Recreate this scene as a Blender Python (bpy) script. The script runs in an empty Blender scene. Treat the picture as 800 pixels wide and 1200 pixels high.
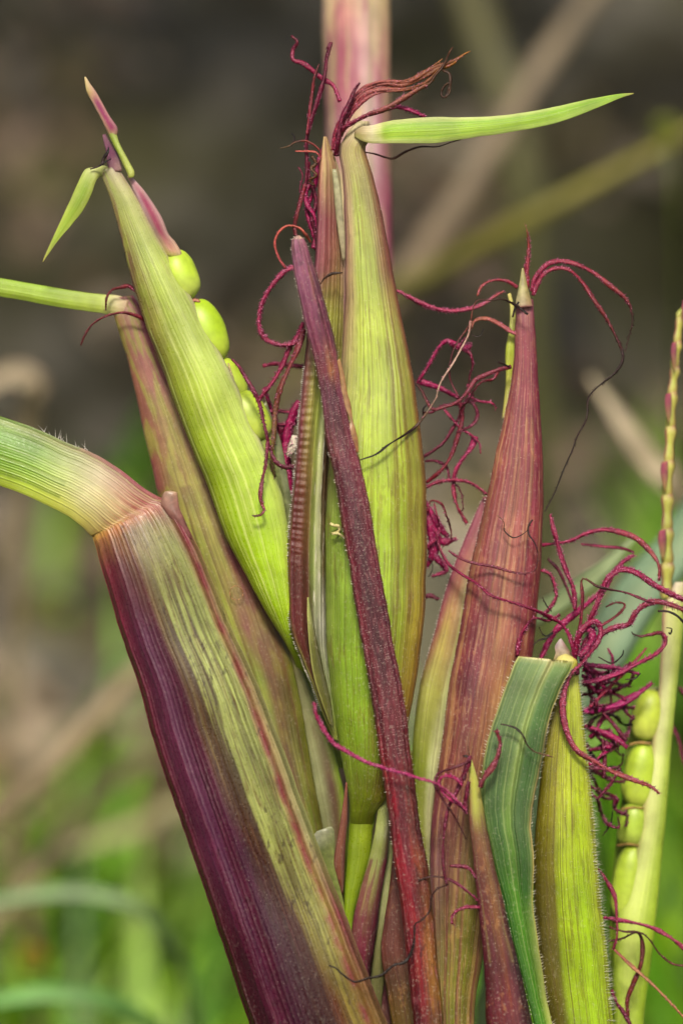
import bpy, math, random
from mathutils import Vector, noise
random.seed(7)
scene = bpy.context.scene
COL = scene.collection
# ------------------------------------------------------------------ camera, sky, sun, exposure
FD = 3.333                       # distance camera -> focus plane; one unit is 10 cm
cam_data = bpy.data.cameras.new('camera')
cam = bpy.data.objects.new('camera', cam_data); COL.objects.link(cam)
cam.location = (0, -FD, 0); cam.rotation_euler = (math.radians(90), 0, 0)
cam_data.sensor_fit = 'VERTICAL'; cam_data.sensor_height = 36; cam_data.lens = 100
cam_data.clip_start = 0.05; cam_data.clip_end = 600
cam_data.dof.use_dof = True; cam_data.dof.focus_distance = FD - 0.02
cam_data.dof.aperture_fstop = 0.1 / 0.105
scene.camera = cam
SUN_EL, SUN_AZ = 36, -1          # height of the sun; azimuth off the line behind the camera (minus: to the left)
world = bpy.data.worlds.new('World'); scene.world = world; world.use_nodes = True
wn = world.node_tree
sky = wn.nodes.new('ShaderNodeTexSky'); sky.sky_type = 'NISHITA'; sky.sun_disc = False
sky.sun_elevation = math.radians(SUN_EL); sky.sun_rotation = math.radians(180 - SUN_AZ)
sky.dust_density = 4.0; sky.ozone_density = 0.3; sky.air_density = 0.8
bg = wn.nodes['Background']; bg.inputs['Strength'].default_value = 0.05
wn.links.new(sky.outputs[0], bg.inputs['Color'])
sun_data = bpy.data.lights.new('sun', 'SUN'); sun_data.energy = 1.5; sun_data.angle = math.radians(11); sun_data.color = (1, .92, .78)
sun = bpy.data.objects.new('sun', sun_data); COL.objects.link(sun)
a, e = math.radians(SUN_AZ), math.radians(SUN_EL)
sun.rotation_euler = Vector((math.sin(a)*math.cos(e), -math.cos(a)*math.cos(e), math.sin(e))).to_track_quat('Z', 'Y').to_euler()
scene.view_settings.view_transform = 'Standard'; scene.view_settings.look = 'None'
scene.view_settings.exposure = 1.93; scene.view_settings.gamma = 1
scene.cycles.max_bounces = 6
K = 0.54                          # reflectance of a tissue next to how bright the photograph shows it

# ------------------------------------------------------------------ helpers
def P(x, y, d=0.0):
    s = (FD + d) / FD
    return Vector(((x-400)/1000*s, d, (600-y)/1000*s))
def lin(c):
    l = [((v/255+.055)/1.055)**2.4 if v > 10 else v/255/12.92 for v in c]
    return tuple(max(K*v-.0065, K*v*.35) for v in l)
def lerp(p, q, t): return tuple(p_+(q_-p_)*t for p_, q_ in zip(p, q))
def catmull(pts, t):
    n = len(pts); i = max(0, min(n-2, int(t))); f = t-i
    p1, p2 = pts[i], pts[i+1]
    p0 = pts[i-1] if i else tuple(2*u-v for u, v in zip(p1, p2))
    p3 = pts[i+2] if i+2 < n else tuple(2*v-u for u, v in zip(p1, p2))
    return tuple(.5*(2*b+(c-a_)*f+(2*a_-5*b+4*c-d_)*f*f+(3*b-a_-3*c+d_)*f**3) for a_, b, c, d_ in zip(p0, p1, p2, p3))
def make(name, verts, faces, mat, parent=None, cols=None, uvs=None, smooth=True, kind=None):
    me = bpy.data.meshes.new(name); me.from_pydata(verts, [], faces); me.update()
    if smooth: me.polygons.foreach_set('use_smooth', [True]*len(me.polygons))
    if cols:
        at = me.color_attributes.new('Col', 'FLOAT_COLOR', 'POINT')
        at.data.foreach_set('color', [v for c in cols for v in (c[0], c[1], c[2], 1)])
    if uvs:
        uv = me.uv_layers.new(name='UVMap'); idx = [0]*len(me.loops); me.loops.foreach_get('vertex_index', idx)
        uv.data.foreach_set('uv', [v for i in idx for v in uvs[i]])
    me.materials.append(mat)
    o = bpy.data.objects.new(name, me); COL.objects.link(o)
    if parent: o.parent = parent; o.matrix_parent_inverse = parent.matrix_basis.inverted()
    if kind: o['kind'] = kind
    return o
def tag(o, label, cat, group=None):
    o['label'] = label; o['category'] = cat
    if group: o['group'] = group
    return o
def thing(name, label, cat, loc, group=None):
    o = bpy.data.objects.new(name, None); COL.objects.link(o); o.location = loc; o.empty_display_size = .05
    return tag(o, label, cat, group)

# ------------------------------------------------------------------ materials
def nodes(m):
    m.use_nodes = True; nt = m.node_tree
    return nt, nt.nodes['Principled BSDF'], lambda t: nt.nodes.new(t), nt.links.new
def ramp(nt, a_, b_):
    r = nt.nodes.new('ShaderNodeMapRange'); r.inputs[1].default_value = a_; r.inputs[2].default_value = b_; r.clamp = True
    return r
def mixc(nt, blend='MIX'):
    m = nt.nodes.new('ShaderNodeMix'); m.data_type = 'RGBA'; m.blend_type = blend
    return m
def tissue(name, vein=(70, 25, 40), vein_amt=.5, fu=34, fv=1.6, speck=.35, rough=.42, bump=.5, sss=.06, spots=(60, 30, 40), spot_amt=.3, sheen=.0, trans=0., spec=.38):
    """plant tissue: own colour from the part, fibres and veins along it, flecks and fine relief"""
    m = bpy.data.materials.new(name); nt, pb, N, LK = nodes(m)
    at = N('ShaderNodeVertexColor'); at.layer_name = 'Col'
    uv = N('ShaderNodeUVMap'); obj = N('ShaderNodeTexCoord')
    def nz(vec, scale, detail=2, sc=None):
        mp = N('ShaderNodeMapping'); LK(vec, mp.inputs[0])
        if sc: mp.inputs['Scale'].default_value = sc
        t = N('ShaderNodeTexNoise'); t.inputs['Scale'].default_value = scale; t.inputs['Detail'].default_value = detail
        LK(mp.outputs[0], t.inputs[0]); return t.outputs[0]
    fib = nz(uv.outputs[0], 1, 3, (fu*3.2, fv*5, 1))
    vein_n = nz(uv.outputs[0], 1, 2, (fu, fv, 1))
    sp = nz(obj.outputs['Object'], 330, 2)
    big = nz(obj.outputs['Object'], 26, 4)
    r1 = ramp(nt, .3, .7); LK(fib, r1.inputs[0]); r1.inputs[3].default_value = .8; r1.inputs[4].default_value = 1.22
    m1 = mixc(nt, 'MULTIPLY'); m1.inputs[0].default_value = 1; LK(at.outputs[0], m1.inputs[6]); LK(r1.outputs[0], m1.inputs[7])
    r2 = ramp(nt, .53, .68); LK(vein_n, r2.inputs[0]); r2.inputs[4].default_value = vein_amt
    m2 = mixc(nt); LK(r2.outputs[0], m2.inputs[0]); LK(m1.outputs[2], m2.inputs[6]); m2.inputs[7].default_value = (*lin(vein), 1)
    r3 = ramp(nt, .58, .72); LK(sp, r3.inputs[0]); r3.inputs[4].default_value = speck
    m3 = mixc(nt); LK(r3.outputs[0], m3.inputs[0]); LK(m2.outputs[2], m3.inputs[6]); m3.inputs[7].default_value = (.42, .38, .3, 1)
    sp2 = nz(obj.outputs['Object'], 150, 3, (1, 1, .5))
    mul = N('ShaderNodeMath'); mul.operation = 'MULTIPLY'
    r4 = ramp(nt, .57, .66); LK(sp2, r4.inputs[0]); r4.inputs[4].default_value = spot_amt
    r5 = ramp(nt, .42, .6); LK(big, r5.inputs[0]); LK(r4.outputs[0], mul.inputs[0]); LK(r5.outputs[0], mul.inputs[1])
    m4 = mixc(nt); LK(mul.outputs[0], m4.inputs[0]); LK(m3.outputs[2], m4.inputs[6]); m4.inputs[7].default_value = (*lin(spots), 1)
    r6 = ramp(nt, .35, .65); LK(big, r6.inputs[0]); r6.inputs[3].default_value = .82; r6.inputs[4].default_value = 1.14
    m5 = mixc(nt, 'MULTIPLY'); m5.inputs[0].default_value = 1; LK(m4.outputs[2], m5.inputs[6]); LK(r6.outputs[0], m5.inputs[7])
    LK(m5.outputs[2], pb.inputs['Base Color'])
    ad = N('ShaderNodeMath'); ad.operation = 'MULTIPLY_ADD'; ad.inputs[1].default_value = .18; LK(sp, ad.inputs[0]); LK(fib, ad.inputs[2])
    bp = N('ShaderNodeBump'); bp.inputs['Strength'].default_value = bump; bp.inputs['Distance'].default_value = .0016
    LK(ad.outputs[0], bp.inputs['Height']); LK(bp.outputs[0], pb.inputs['Normal'])
    rr = ramp(nt, .3, .7); LK(sp, rr.inputs[0]); rr.inputs[3].default_value = rough-.1; rr.inputs[4].default_value = rough+.14
    LK(rr.outputs[0], pb.inputs['Roughness'])
    pb.inputs['Specular IOR Level'].default_value = spec
    pb.inputs['Subsurface Weight'].default_value = sss; pb.inputs['Subsurface Radius'].default_value = (.02, .025, .006); pb.inputs['Subsurface Scale'].default_value = .6
    pb.inputs['Sheen Weight'].default_value = sheen
    if trans:
        tr = N('ShaderNodeBsdfTranslucent'); mx = N('ShaderNodeMixShader'); mx.inputs[0].default_value = trans
        LK(m5.outputs[2], tr.inputs[0]); LK(pb.outputs[0], mx.inputs[1]); LK(tr.outputs[0], mx.inputs[2])
        LK(mx.outputs[0], nt.nodes['Material Output'].inputs[0])
    return m
def plain(name, rough=.5, scale=120, amt=.35, sss=0, spec=.5, bump=.3, trans=0):
    """own colour with a mottle: silks, kernels, hairs, far leaves"""
    m = bpy.data.materials.new(name); nt, pb, N, LK = nodes(m)
    at = N('ShaderNodeVertexColor'); at.layer_name = 'Col'
    tc = N('ShaderNodeTexCoord'); t = N('ShaderNodeTexNoise'); t.inputs['Scale'].default_value = scale; t.inputs['Detail'].default_value = 3
    LK(tc.outputs['Object'], t.inputs[0])
    r = ramp(nt, .3, .7); LK(t.outputs[0], r.inputs[0]); r.inputs[3].default_value = 1-amt; r.inputs[4].default_value = 1+amt
    mm = mixc(nt, 'MULTIPLY'); mm.inputs[0].default_value = 1; LK(at.outputs[0], mm.inputs[6]); LK(r.outputs[0], mm.inputs[7])
    LK(mm.outputs[2], pb.inputs['Base Color']); pb.inputs['Roughness'].default_value = rough
    pb.inputs['Specular IOR Level'].default_value = spec
    if sss:
        pb.inputs['Subsurface Weight'].default_value = sss; pb.inputs['Subsurface Radius'].default_value = (.02, .025, .005); pb.inputs['Subsurface Scale'].default_value = .8
    if bump:
        bp = N('ShaderNodeBump'); bp.inputs['Strength'].default_value = bump; bp.inputs['Distance'].default_value = .0012
        LK(t.outputs[0], bp.inputs['Height']); LK(bp.outputs[0], pb.inputs['Normal'])
    if trans:
        tr = N('ShaderNodeBsdfTranslucent'); mx = N('ShaderNodeMixShader'); mx.inputs[0].default_value = trans
        LK(mm.outputs[2], tr.inputs[0]); LK(pb.outputs[0], mx.inputs[1]); LK(tr.outputs[0], mx.inputs[2])
        LK(mx.outputs[0], nt.nodes['Material Output'].inputs[0])
    return m
M_SHEATH = tissue('sheath_tissue', vein=(60, 28, 40), vein_amt=.45, fu=30, fv=1.2, rough=.33, bump=.45, spots=(50, 28, 34), spot_amt=.6, speck=.06, spec=.34)
M_HUSK = tissue('green_husk_tissue', vein=(92, 62, 34), vein_amt=.36, fu=26, fv=.9, speck=.12, rough=.42, spot_amt=.22, spots=(90, 50, 40))
M_FRESH = tissue('fresh_husk_tissue', vein=(205, 215, 120), vein_amt=.22, fu=36, fv=.9, speck=.06, rough=.34, bump=.35, spot_amt=.05, sss=.12)
M_HAIRY = tissue('hairy_husk_tissue', vein=(92, 80, 22), vein_amt=.75, fu=44, fv=.45, speck=.10, rough=.42, spot_amt=.25, spots=(84, 66, 24))
M_RED = tissue('red_husk_tissue', vein=(85, 30, 45), vein_amt=.5, fu=24, fv=.9, speck=.14, rough=.45, spot_amt=.25, spots=(190, 140, 90))
M_STRAW = tissue('purple_straw_tissue', vein=(58, 14, 30), vein_amt=.55, fu=12, fv=2.5, speck=.16, rough=.42, bump=.5, spots=(40, 12, 26), spot_amt=.5)
M_BLADE = tissue('leaf_blade_tissue', vein=(185, 200, 130), vein_amt=.35, fu=20, fv=.5, speck=.12, rough=.4, bump=.35, spot_amt=.05, trans=.12)
M_SILK = plain('silk_thread', rough=.5, scale=420, amt=.5, spec=.25, bump=.9)
M_HAIR = plain('plant_hair', rough=.5, scale=60, amt=.2, bump=0)
M_KERNEL = plain('kernel_skin', rough=.46, scale=70, amt=.18, sss=.35, spec=.42, bump=.12)
M_MEMB = plain('papery_membrane', rough=.35, scale=140, amt=.3, trans=.5)
M_FAR = plain('background_leaf', rough=.55, scale=14, amt=.3, bump=0, trans=.2)
M_DRY = plain('dry_stem', rough=.7, scale=20, amt=.3, bump=0)

# ------------------------------------------------------------------ shape builders
PROFS = {'round': lambda u: max(0., 1-(2*u-1)**2)**.55, 'soft': lambda u: max(0., 1-(2*u-1)**2)**.8, 'flat': lambda u: (1-abs(2*u-1)**3.2),
         'keel': lambda u: 1-abs(2*u-1)**1.1, 'trough': lambda u: -(1-(2*u-1)**2)*.8}
def table(pts):
    def f(u):
        for (u0, p0), (u1, p1) in zip(pts, pts[1:]):
            if u <= u1:
                t = (u-u0)/(u1-u0+1e-9); t = t*t*(3-2*t); return p0+(p1-p0)*t
        return pts[-1][1]
    return f
def grid_color(grid, t, u):
    def row(r):
        r = r[1]
        if u <= r[0][0]: return r[0][1]
        for (u0, c0), (u1, c1) in zip(r, r[1:]):
            if u <= u1:
                f = (u-u0)/(u1-u0+1e-9); return lerp(c0, c1, f*f*(3-2*f))
        return r[-1][1]
    if t <= grid[0][0]: return row(grid[0])
    for a_, b_ in zip(grid, grid[1:]):
        if t <= b_[0]: return lerp(row(a_), row(b_), (t-a_[0])/(b_[0]-a_[0]+1e-9))
    return row(grid[-1])
def lingrid(grid):
    out = []
    for t, r in grid:
        if not isinstance(r[0], (tuple, list)) or isinstance(r[0][0], (int, float)) and len(r[0]) == 3:   # bare colours: even spacing
            r = [(i/max(1, len(r)-1), c) for i, c in enumerate(r)]
        out.append((t, [(u, lin(c)) for u, c in r]))
    return out
SURF = {}
def sheath(name, rows, parent, mat, grid, d=0., bulge=.5, back=.35, prof='round', nu=64, ridges=(14, .8), blot=(), seed=0, jit=.6, step=3.5, bumps=None, key=None, wob=.012, thick=.0015, parts=None, proft=None):
    """closed, rounded husk or leaf: rows give its two edges, the cross-section bulges between them"""
    R = [tuple(r[:4])+((r[4] if len(r) > 4 else d),)+((r[5] if len(r) > 5 else bulge),) for r in rows]
    pf = PROFS[prof] if isinstance(prof, str) else prof
    G = lingrid(grid); B = [(lin(b[0]),)+tuple(b[1:]) for b in blot]
    n = len(R); ts = []
    for i in range(n-1):
        ln = max(math.hypot(R[i+1][0]-R[i][0], R[i+1][1]-R[i][1]), math.hypot(R[i+1][2]-R[i][2], R[i+1][3]-R[i][3]))
        mid = .5*(R[i][1]+R[i][3])
        k = max(2, int(ln/(step if mid < 1240 else 22)))
        ts += [i+j/k for j in range(k)]
    ts.append(n-1)
    nb = max(8, nu//5); verts = []; cols = []; uvs = []; grid_pts = []
    vlen = 0.; prev = None
    for t in ts:
        xl, yl, xr, yr, dd, bb = catmull(R, t)
        c = ((xl+xr)/2, (yl+yr)/2)
        if prev: vlen += math.hypot(c[0]-prev[0], c[1]-prev[1])/1000
        prev = c
        w = math.hypot(xr-xl, yr-yl)
        j = jit*min(1, w/25)
        ux, uy = (xr-xl)/max(w, 1e-6), (yr-yl)/max(w, 1e-6)
        a1 = j*(noise.noise((vlen*22, seed, .3))+.5*noise.noise((vlen*80, seed, 3.3)))*1.6; a2 = j*(noise.noise((vlen*22, seed, 9.3))+.5*noise.noise((vlen*80, seed, 5.3)))*1.6
        xl += ux*a1; yl += uy*a1; xr += ux*a2; yr += uy*a2
        hw = w/2000; row = []
        for i in range(nu):
            s = i/(nu-1); u = .5-.5*math.cos(math.pi*s)*(.35)-(s-.5)*-.65 if False else (.55*s+.45*(.5-.5*math.cos(math.pi*s)))
            dep = dd-bb*hw*(proft(u, t) if proft else pf(u))
            if ridges:
                ph = ridges[0]*u+wob*40*noise.noise((vlen*3, u*2, seed))
                rg = (.5+.5*math.cos(2*math.pi*ph))**1.5
                dep -= .6*ridges[1]/1000*rg*min(1, w/40)*max(.1, .55+1.5*noise.noise((math.floor(ph+.5)*1.7, vlen*2.5, seed)))
            dep += hw*.10*noise.noise((u*2.5, vlen*7, seed+20))
            if bumps: dep -= bumps(u, t, vlen)
            p = P(xl+(xr-xl)*u, yl+(yr-yl)*u, dep)
            cc = grid_color(G, t, u)
            for (bc, fu_, fv_, lo, hi, amt, mask) in B:
                q = .5+.5*noise.noise((u*fu_+seed*3.1, vlen*fv_, seed))+.22*noise.noise((u*fu_*3, vlen*fv_*3, seed+4))
                f = max(0, min(1, (q-lo)/(hi-lo)))*amt*(mask(u, t) if mask else 1)
                if f > 0: cc = lerp(cc, bc, f)
            verts.append(p); cols.append(cc); uvs.append((u, vlen)); row.append(p)
        for i in range(1, nb+1):
            s = 1-i/(nb+1); u = s
            dep = dd+thick+back*hw*max(0, 1-(2*u-1)**2)**.55 if back >= 0 else dd-bb*hw*(proft(u, t) if proft else pf(u))+thick+.002*min(1, 4*u*(1-u)*2)
            verts.append(P(xl+(xr-xl)*u, yl+(yr-yl)*u, dep)); cols.append(grid_color(G, t, u)); uvs.append((u, vlen))
        grid_pts.append((t, row))
    per = nu+nb; faces = []
    for r in range(len(ts)-1):
        o0 = r*per; o1 = o0+per
        for i in range(per):
            k = (i+1) % per; faces.append((o0+i, o1+i, o1+k, o0+k))
    for base, rev in ((0, False), ((len(ts)-1)*per, True)):
        cen = sum((verts[base+i] for i in range(per)), Vector())/per
        verts.append(cen); cols.append(cols[base]); uvs.append(uvs[base]); ci = len(verts)-1
        for i in range(per):
            k = (i+1) % per; faces.append((base+i, base+k, ci) if rev is False else (base+k, base+i, ci))
    if key: SURF[key] = grid_pts
    if parts:      # one continuous surface handed out as neighbouring parts
        bounds = [0]+[min(range(len(ts)), key=lambda q: abs(ts[q]-te)) for _, _, te in parts]; out = []
        nsk = (len(ts)-1)*per
        for (nm, mt, _), r0, r1 in zip(parts, bounds, bounds[1:]):
            ff = faces[r0*per:r1*per]+(faces[nsk:nsk+per] if r0 == 0 else [])+(faces[nsk+per:] if r1 == len(ts)-1 else [])
            use = sorted({i for f in ff for i in f}); mp = {v_: i for i, v_ in enumerate(use)}
            out.append(make(nm, [verts[i] for i in use], [tuple(mp[i] for i in f) for f in ff], mt, parent, [cols[i] for i in use], [uvs[i] for i in use]))
        return out
    return make(name, verts, faces, mat, parent, cols, uvs)

def spikes(name, items, parent, mat=None, kind='stuff'):
    """many tiny tapered hairs as one part; items: (base, direction*length, radius, linear colour)"""
    V, F, C = [], [], []
    for p, q, r, c in items:
        ax = q.normalized(); s = ax.orthogonal().normalized()*r; s2 = ax.cross(s)
        b = len(V); V += [p+s, p-s*.5+s2*.87, p-s*.5-s2*.87, p+q]; C += [c]*4
        F += [(b, b+1, b+3), (b+1, b+2, b+3), (b+2, b, b+3)]
    return make(name, V, F, mat or M_HAIR, parent, C, smooth=False, kind=kind)
def fuzz(key, n, parent, ulo=0, uhi=1, tlo=0, thi=99, ln=(2, 4), col=(225, 215, 205), lean=(0, -.4, .3), r=.3, seed=1):
    """short pale hairs standing on a husk"""
    rnd = random.Random(seed); g = [x for x in SURF[key] if tlo <= x[0] <= thi]; it = []
    for _ in range(n):
        t, row = rnd.choice(g); u = ulo+(uhi-ulo)*rnd.random(); i = min(len(row)-1, int(u*(len(row)-1)+.5))
        p = row[i]; side = (i/(len(row)-1)-.5)*1.4
        dr = Vector((side*1.1+lean[0]+rnd.gauss(0, .3), -.55+lean[1]*.5, lean[2]+rnd.gauss(0, .35))).normalized()
        it.append((p, dr*rnd.uniform(*ln)/1000, r/1000*rnd.uniform(.7, 1.3), lerp(lin(col), (.5, .48, .42), rnd.random()*.5)))
    return spikes('hairs', it, parent)

def tube(pts, radii, sides=8, seed=0, flat=.75, rough=.12, step=.0022, C=None, twist=2.):
    """verts, faces, cols of a tapering, slightly twisted strand through world points"""
    n = len(pts); ts = []
    for i in range(n-1):
        k = max(2, int((pts[i+1]-pts[i]).length/step)); ts += [i+j/k for j in range(k)]
    ts.append(n-1)
    pp = [tuple(p) for p in pts]; V = []; cols = []; F = []; frame = None; cl = []; m = len(ts)
    cs = [Vector(catmull(pp, t)) for t in ts]
    for k, t in enumerate(ts):
        tg = (cs[min(k+1, m-1)]-cs[max(k-1, 0)]).normalized()
        if frame is None: frame = tg.orthogonal().normalized()
        frame = (frame-tg*frame.dot(tg)).normalized(); bi = tg.cross(frame)
        f = t/(n-1); q = f*(len(radii)-1); i = min(len(radii)-2, int(q)) if len(radii) > 1 else 0
        r = radii[0] if len(radii) == 1 else radii[i]+(radii[i+1]-radii[i])*(q-i)
        r *= 1+rough*(2*noise.noise((k*.11, seed, 1.7))+1.3*noise.noise((k*.55, seed, 4.7)))
        cc = C(f) if C else None
        tw = twist*noise.noise((k*.02, seed, 8.1))*3
        for s in range(sides):
            an = 2*math.pi*s/sides
            x, y = math.cos(an), math.sin(an)*flat
            x, y = x*math.cos(tw)-y*math.sin(tw), x*math.sin(tw)+y*math.cos(tw)
            V.append(cs[k]+(frame*x+bi*y)*r)
            cols.append(cc)
        cl.append((cs[k], tg, frame, bi, r, cc))
    for k in range(m-1):
        for s in range(sides):
            s2 = (s+1) % sides; F.append((k*sides+s, k*sides+s2, (k+1)*sides+s2, (k+1)*sides+s))
    F.append(tuple(range(sides-1, -1, -1))); F.append(tuple((m-1)*sides+s for s in range(sides)))
    return V, F, cols, cl
PINK = [(150, 50, 82), (140, 42, 76), (132, 44, 70)]
MAG = [(142, 24, 78), (150, 26, 84), (130, 24, 70)]
DARK = [(98, 20, 52), (104, 22, 56), (84, 20, 46)]
PURP = [(110, 34, 62), (112, 40, 62), (84, 36, 48)]
BROWN = [(120, 42, 60), (130, 70, 56), (84, 54, 34)]
RB = [(122, 36, 52), (108, 40, 46), (88, 38, 40)]
BLK = [(60, 38, 34), (40, 27, 22), (34, 22, 18)]
TAN = [(150, 90, 84), (168, 122, 92), (150, 104, 66)]
ORG = [(184, 92, 80), (178, 88, 76), (140, 56, 64)]
TIPB = [(134, 44, 72), (128, 42, 68), (118, 40, 58), (52, 30, 24), (36, 24, 18)]
SEED = [0]
def silk(pts, r, cs, parent, d=0., hairs=.5, hl=4.5, name='silk', label=None, smooth=True):
    """a silk thread; pts (x, y[, depth]); r radius or radii in thousandths; hairs per thousandth of length"""
    SEED[0] += 1; sd = SEED[0]; rnd = random.Random(sd)
    n = len(pts)
    W = [P(p[0]+rnd.gauss(0, .4), p[1]+rnd.gauss(0, .4), (p[2] if len(p) > 2 else d)+.004*noise.noise((i*.9, sd, 2.))) for i, p in enumerate(pts)]
    rr = [.78*x/1000 for x in (r if isinstance(r, (list, tuple)) else [r*.9, r, r*.95, r*.55])]
    LC = [tuple(.95*v for v in lin(c)) for c in cs]
    def C(f):
        q = f*(len(LC)-1); i = min(len(LC)-2, int(q)); c = lerp(LC[i], LC[i+1], q-i)
        k = 1+.35*noise.noise((f*n*1.3, sd, 4.)); return tuple(v*k for v in c)
    V, F, cols, cl = tube(W, rr, 8, sd, flat=.62, rough=.17, C=C)
    if hairs:
        for k in range(1, len(cl)):
            p, tg, fr, bi, rad, cc = cl[k]; seg = (cl[k][0]-cl[k-1][0]).length*1000
            m = 1.4*hairs*seg*min(1.2, rad*1000/2.6); m = int(m)+(rnd.random() < m-int(m))
            for _ in range(m):
                an = rnd.uniform(0, 6.283); out = fr*math.cos(an)+bi*math.sin(an)
                b0 = p+out*rad*.7; q = (out+tg*rnd.uniform(.1, .8)).normalized()*hl*rnd.uniform(.5, 1.15)/1000
                s = tg*.0009; s2 = tg.cross(out)*.0009; b = len(V)
                V += [b0+s, b0-s*.5+s2*.87, b0-s*.5-s2*.87, b0+q+tg*rnd.uniform(0, .001)]
                hc = lerp(cc, (.42, .14, .25), (.3+.3*rnd.random())*min(1, max(cc)/.09)); cols += [hc]*4; F += [(b, b+1, b+3), (b+1, b+2, b+3), (b+2, b, b+3)]
    o = make(name, V, F, M_SILK, parent, cols)
    if label: o['label'] = label
    return o
def loose(pts, r, cs, label, name='dried_silk', cat='dried silk', hairs=.08, d=0., hl=2.5):
    o = silk(pts, r, cs, None, d, hairs, hl, name); return tag(o, label, cat, 'dried silk strands caught on the husks')

def kernel(cx, cy, rx, ry, ang, d, parent, c=(182, 210, 60), pale=(214, 224, 130), dz=.9, sq=2.5, tip=.12):
    """plump kernel: a squarish ovoid, paler toward its base, with a little dimple and point"""
    V, F, C = [], [], []; nu, nv = 28, 20; ca, sa = math.cos(math.radians(ang)), math.sin(math.radians(ang))
    lc, lp = lin(c), lin(pale)
    def sg(x, p): return math.copysign(abs(x)**p, x)
    for j in range(nv+1):
        th = math.pi*j/nv
        for i in range(nu):
            ph = 2*math.pi*i/nu
            z = sg(math.cos(th), 2/sq); q = sg(math.sin(th), 2/sq)
            x = q*math.cos(ph); dd = q*math.sin(ph)
            x *= 1-tip*z
            k = 1+.06*noise.noise((x*1.8, z*1.8, cx))
            px = x*rx*k; py = -z*ry*k
            V.append(P(cx+px*ca-py*sa, cy+px*sa+py*ca, d+dd*rx/1000*dz)); C.append(lerp(lc, lp, max(0, -z*.7+.1*noise.noise((x*3, z*3, cy)))))
    for j in range(nv):
        for i in range(nu):
            k = (i+1) % nu; F.append((j*nu+i, j*nu+k, (j+1)*nu+k, (j+1)*nu+i))
    return make('kernel', V, F, M_KERNEL, parent, C)
EARS = 'young ears crowded on the shoot'
# palette as the photograph shows it
GR, YG, OL, BRN = (150, 178, 48), (176, 190, 62), (132, 140, 66), (110, 78, 58)
PP, DP, RD, PK, CR = (86, 44, 62), (62, 28, 44), (128, 58, 70), (176, 128, 118), (214, 200, 150)
#==SCENE==
# ------------------------------------------------------------------ the ground and the bank behind
def ground_z(x, y):
    t = max(0., min(1., (y-2.6)/7.5)); t = t*t*(3-2*t)
    z = -2.2+6.2*t
    n = noise.noise((x*.5, y*.5, 3.))*.35+noise.noise((x*1.5, y*1.5, 7.))*.16+noise.noise((x*4, y*4, 1.))*.06
    z += n*(.25+min(1, t*4)*1.0)
    return z
def axis(lo, hi, c0, c1, fine):
    out = []; v = c0
    while v < c1: out.append(v); v += fine
    s = fine; a_ = c0
    while a_ > lo: s *= 1.35; a_ -= s; out.insert(0, a_)
    s = fine; b_ = out[-1]
    while b_ < hi: s *= 1.35; b_ += s; out.append(b_)
    return out
XS, YS = axis(-260, 260, -4, 4, .07), axis(-200, 260, 2.4, 10.5, .07)
V = [(x, y, ground_z(x, y)) for y in YS for x in XS]; nx = len(XS)
F = [(j*nx+i, j*nx+i+1, (j+1)*nx+i+1, (j+1)*nx+i) for j in range(len(YS)-1) for i in range(nx-1)]
M_SOIL = bpy.data.materials.new('weathered_soil'); nt, pb, N, LK = nodes(M_SOIL)
tc = N('ShaderNodeTexCoord')
def nz(scale, det):
    t = N('ShaderNodeTexNoise'); t.inputs['Scale'].default_value = scale; t.inputs['Detail'].default_value = det; LK(tc.outputs['Object'], t.inputs[0]); return t.outputs[0]
cr = N('ShaderNodeValToRGB'); LK(nz(2.9, 4), cr.inputs[0])
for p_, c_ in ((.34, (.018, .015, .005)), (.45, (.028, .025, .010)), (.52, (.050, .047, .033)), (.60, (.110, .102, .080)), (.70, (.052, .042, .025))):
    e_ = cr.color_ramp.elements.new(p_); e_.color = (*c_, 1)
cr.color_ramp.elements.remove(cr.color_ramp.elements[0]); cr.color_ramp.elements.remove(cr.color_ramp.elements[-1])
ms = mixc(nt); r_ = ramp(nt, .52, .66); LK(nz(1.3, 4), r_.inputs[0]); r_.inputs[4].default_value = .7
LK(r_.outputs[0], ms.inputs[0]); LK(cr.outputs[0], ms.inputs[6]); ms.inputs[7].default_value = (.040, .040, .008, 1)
LK(ms.outputs[2], pb.inputs['Base Color']); pb.inputs['Roughness'].default_value = .9
bp = N('ShaderNodeBump'); bp.inputs['Strength'].default_value = .8; bp.inputs['Distance'].default_value = .08; LK(nz(9, 6), bp.inputs['Height']); LK(bp.outputs[0], pb.inputs['Normal'])
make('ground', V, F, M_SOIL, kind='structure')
def at_px(x, y, d): return P(x, y, d)

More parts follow.
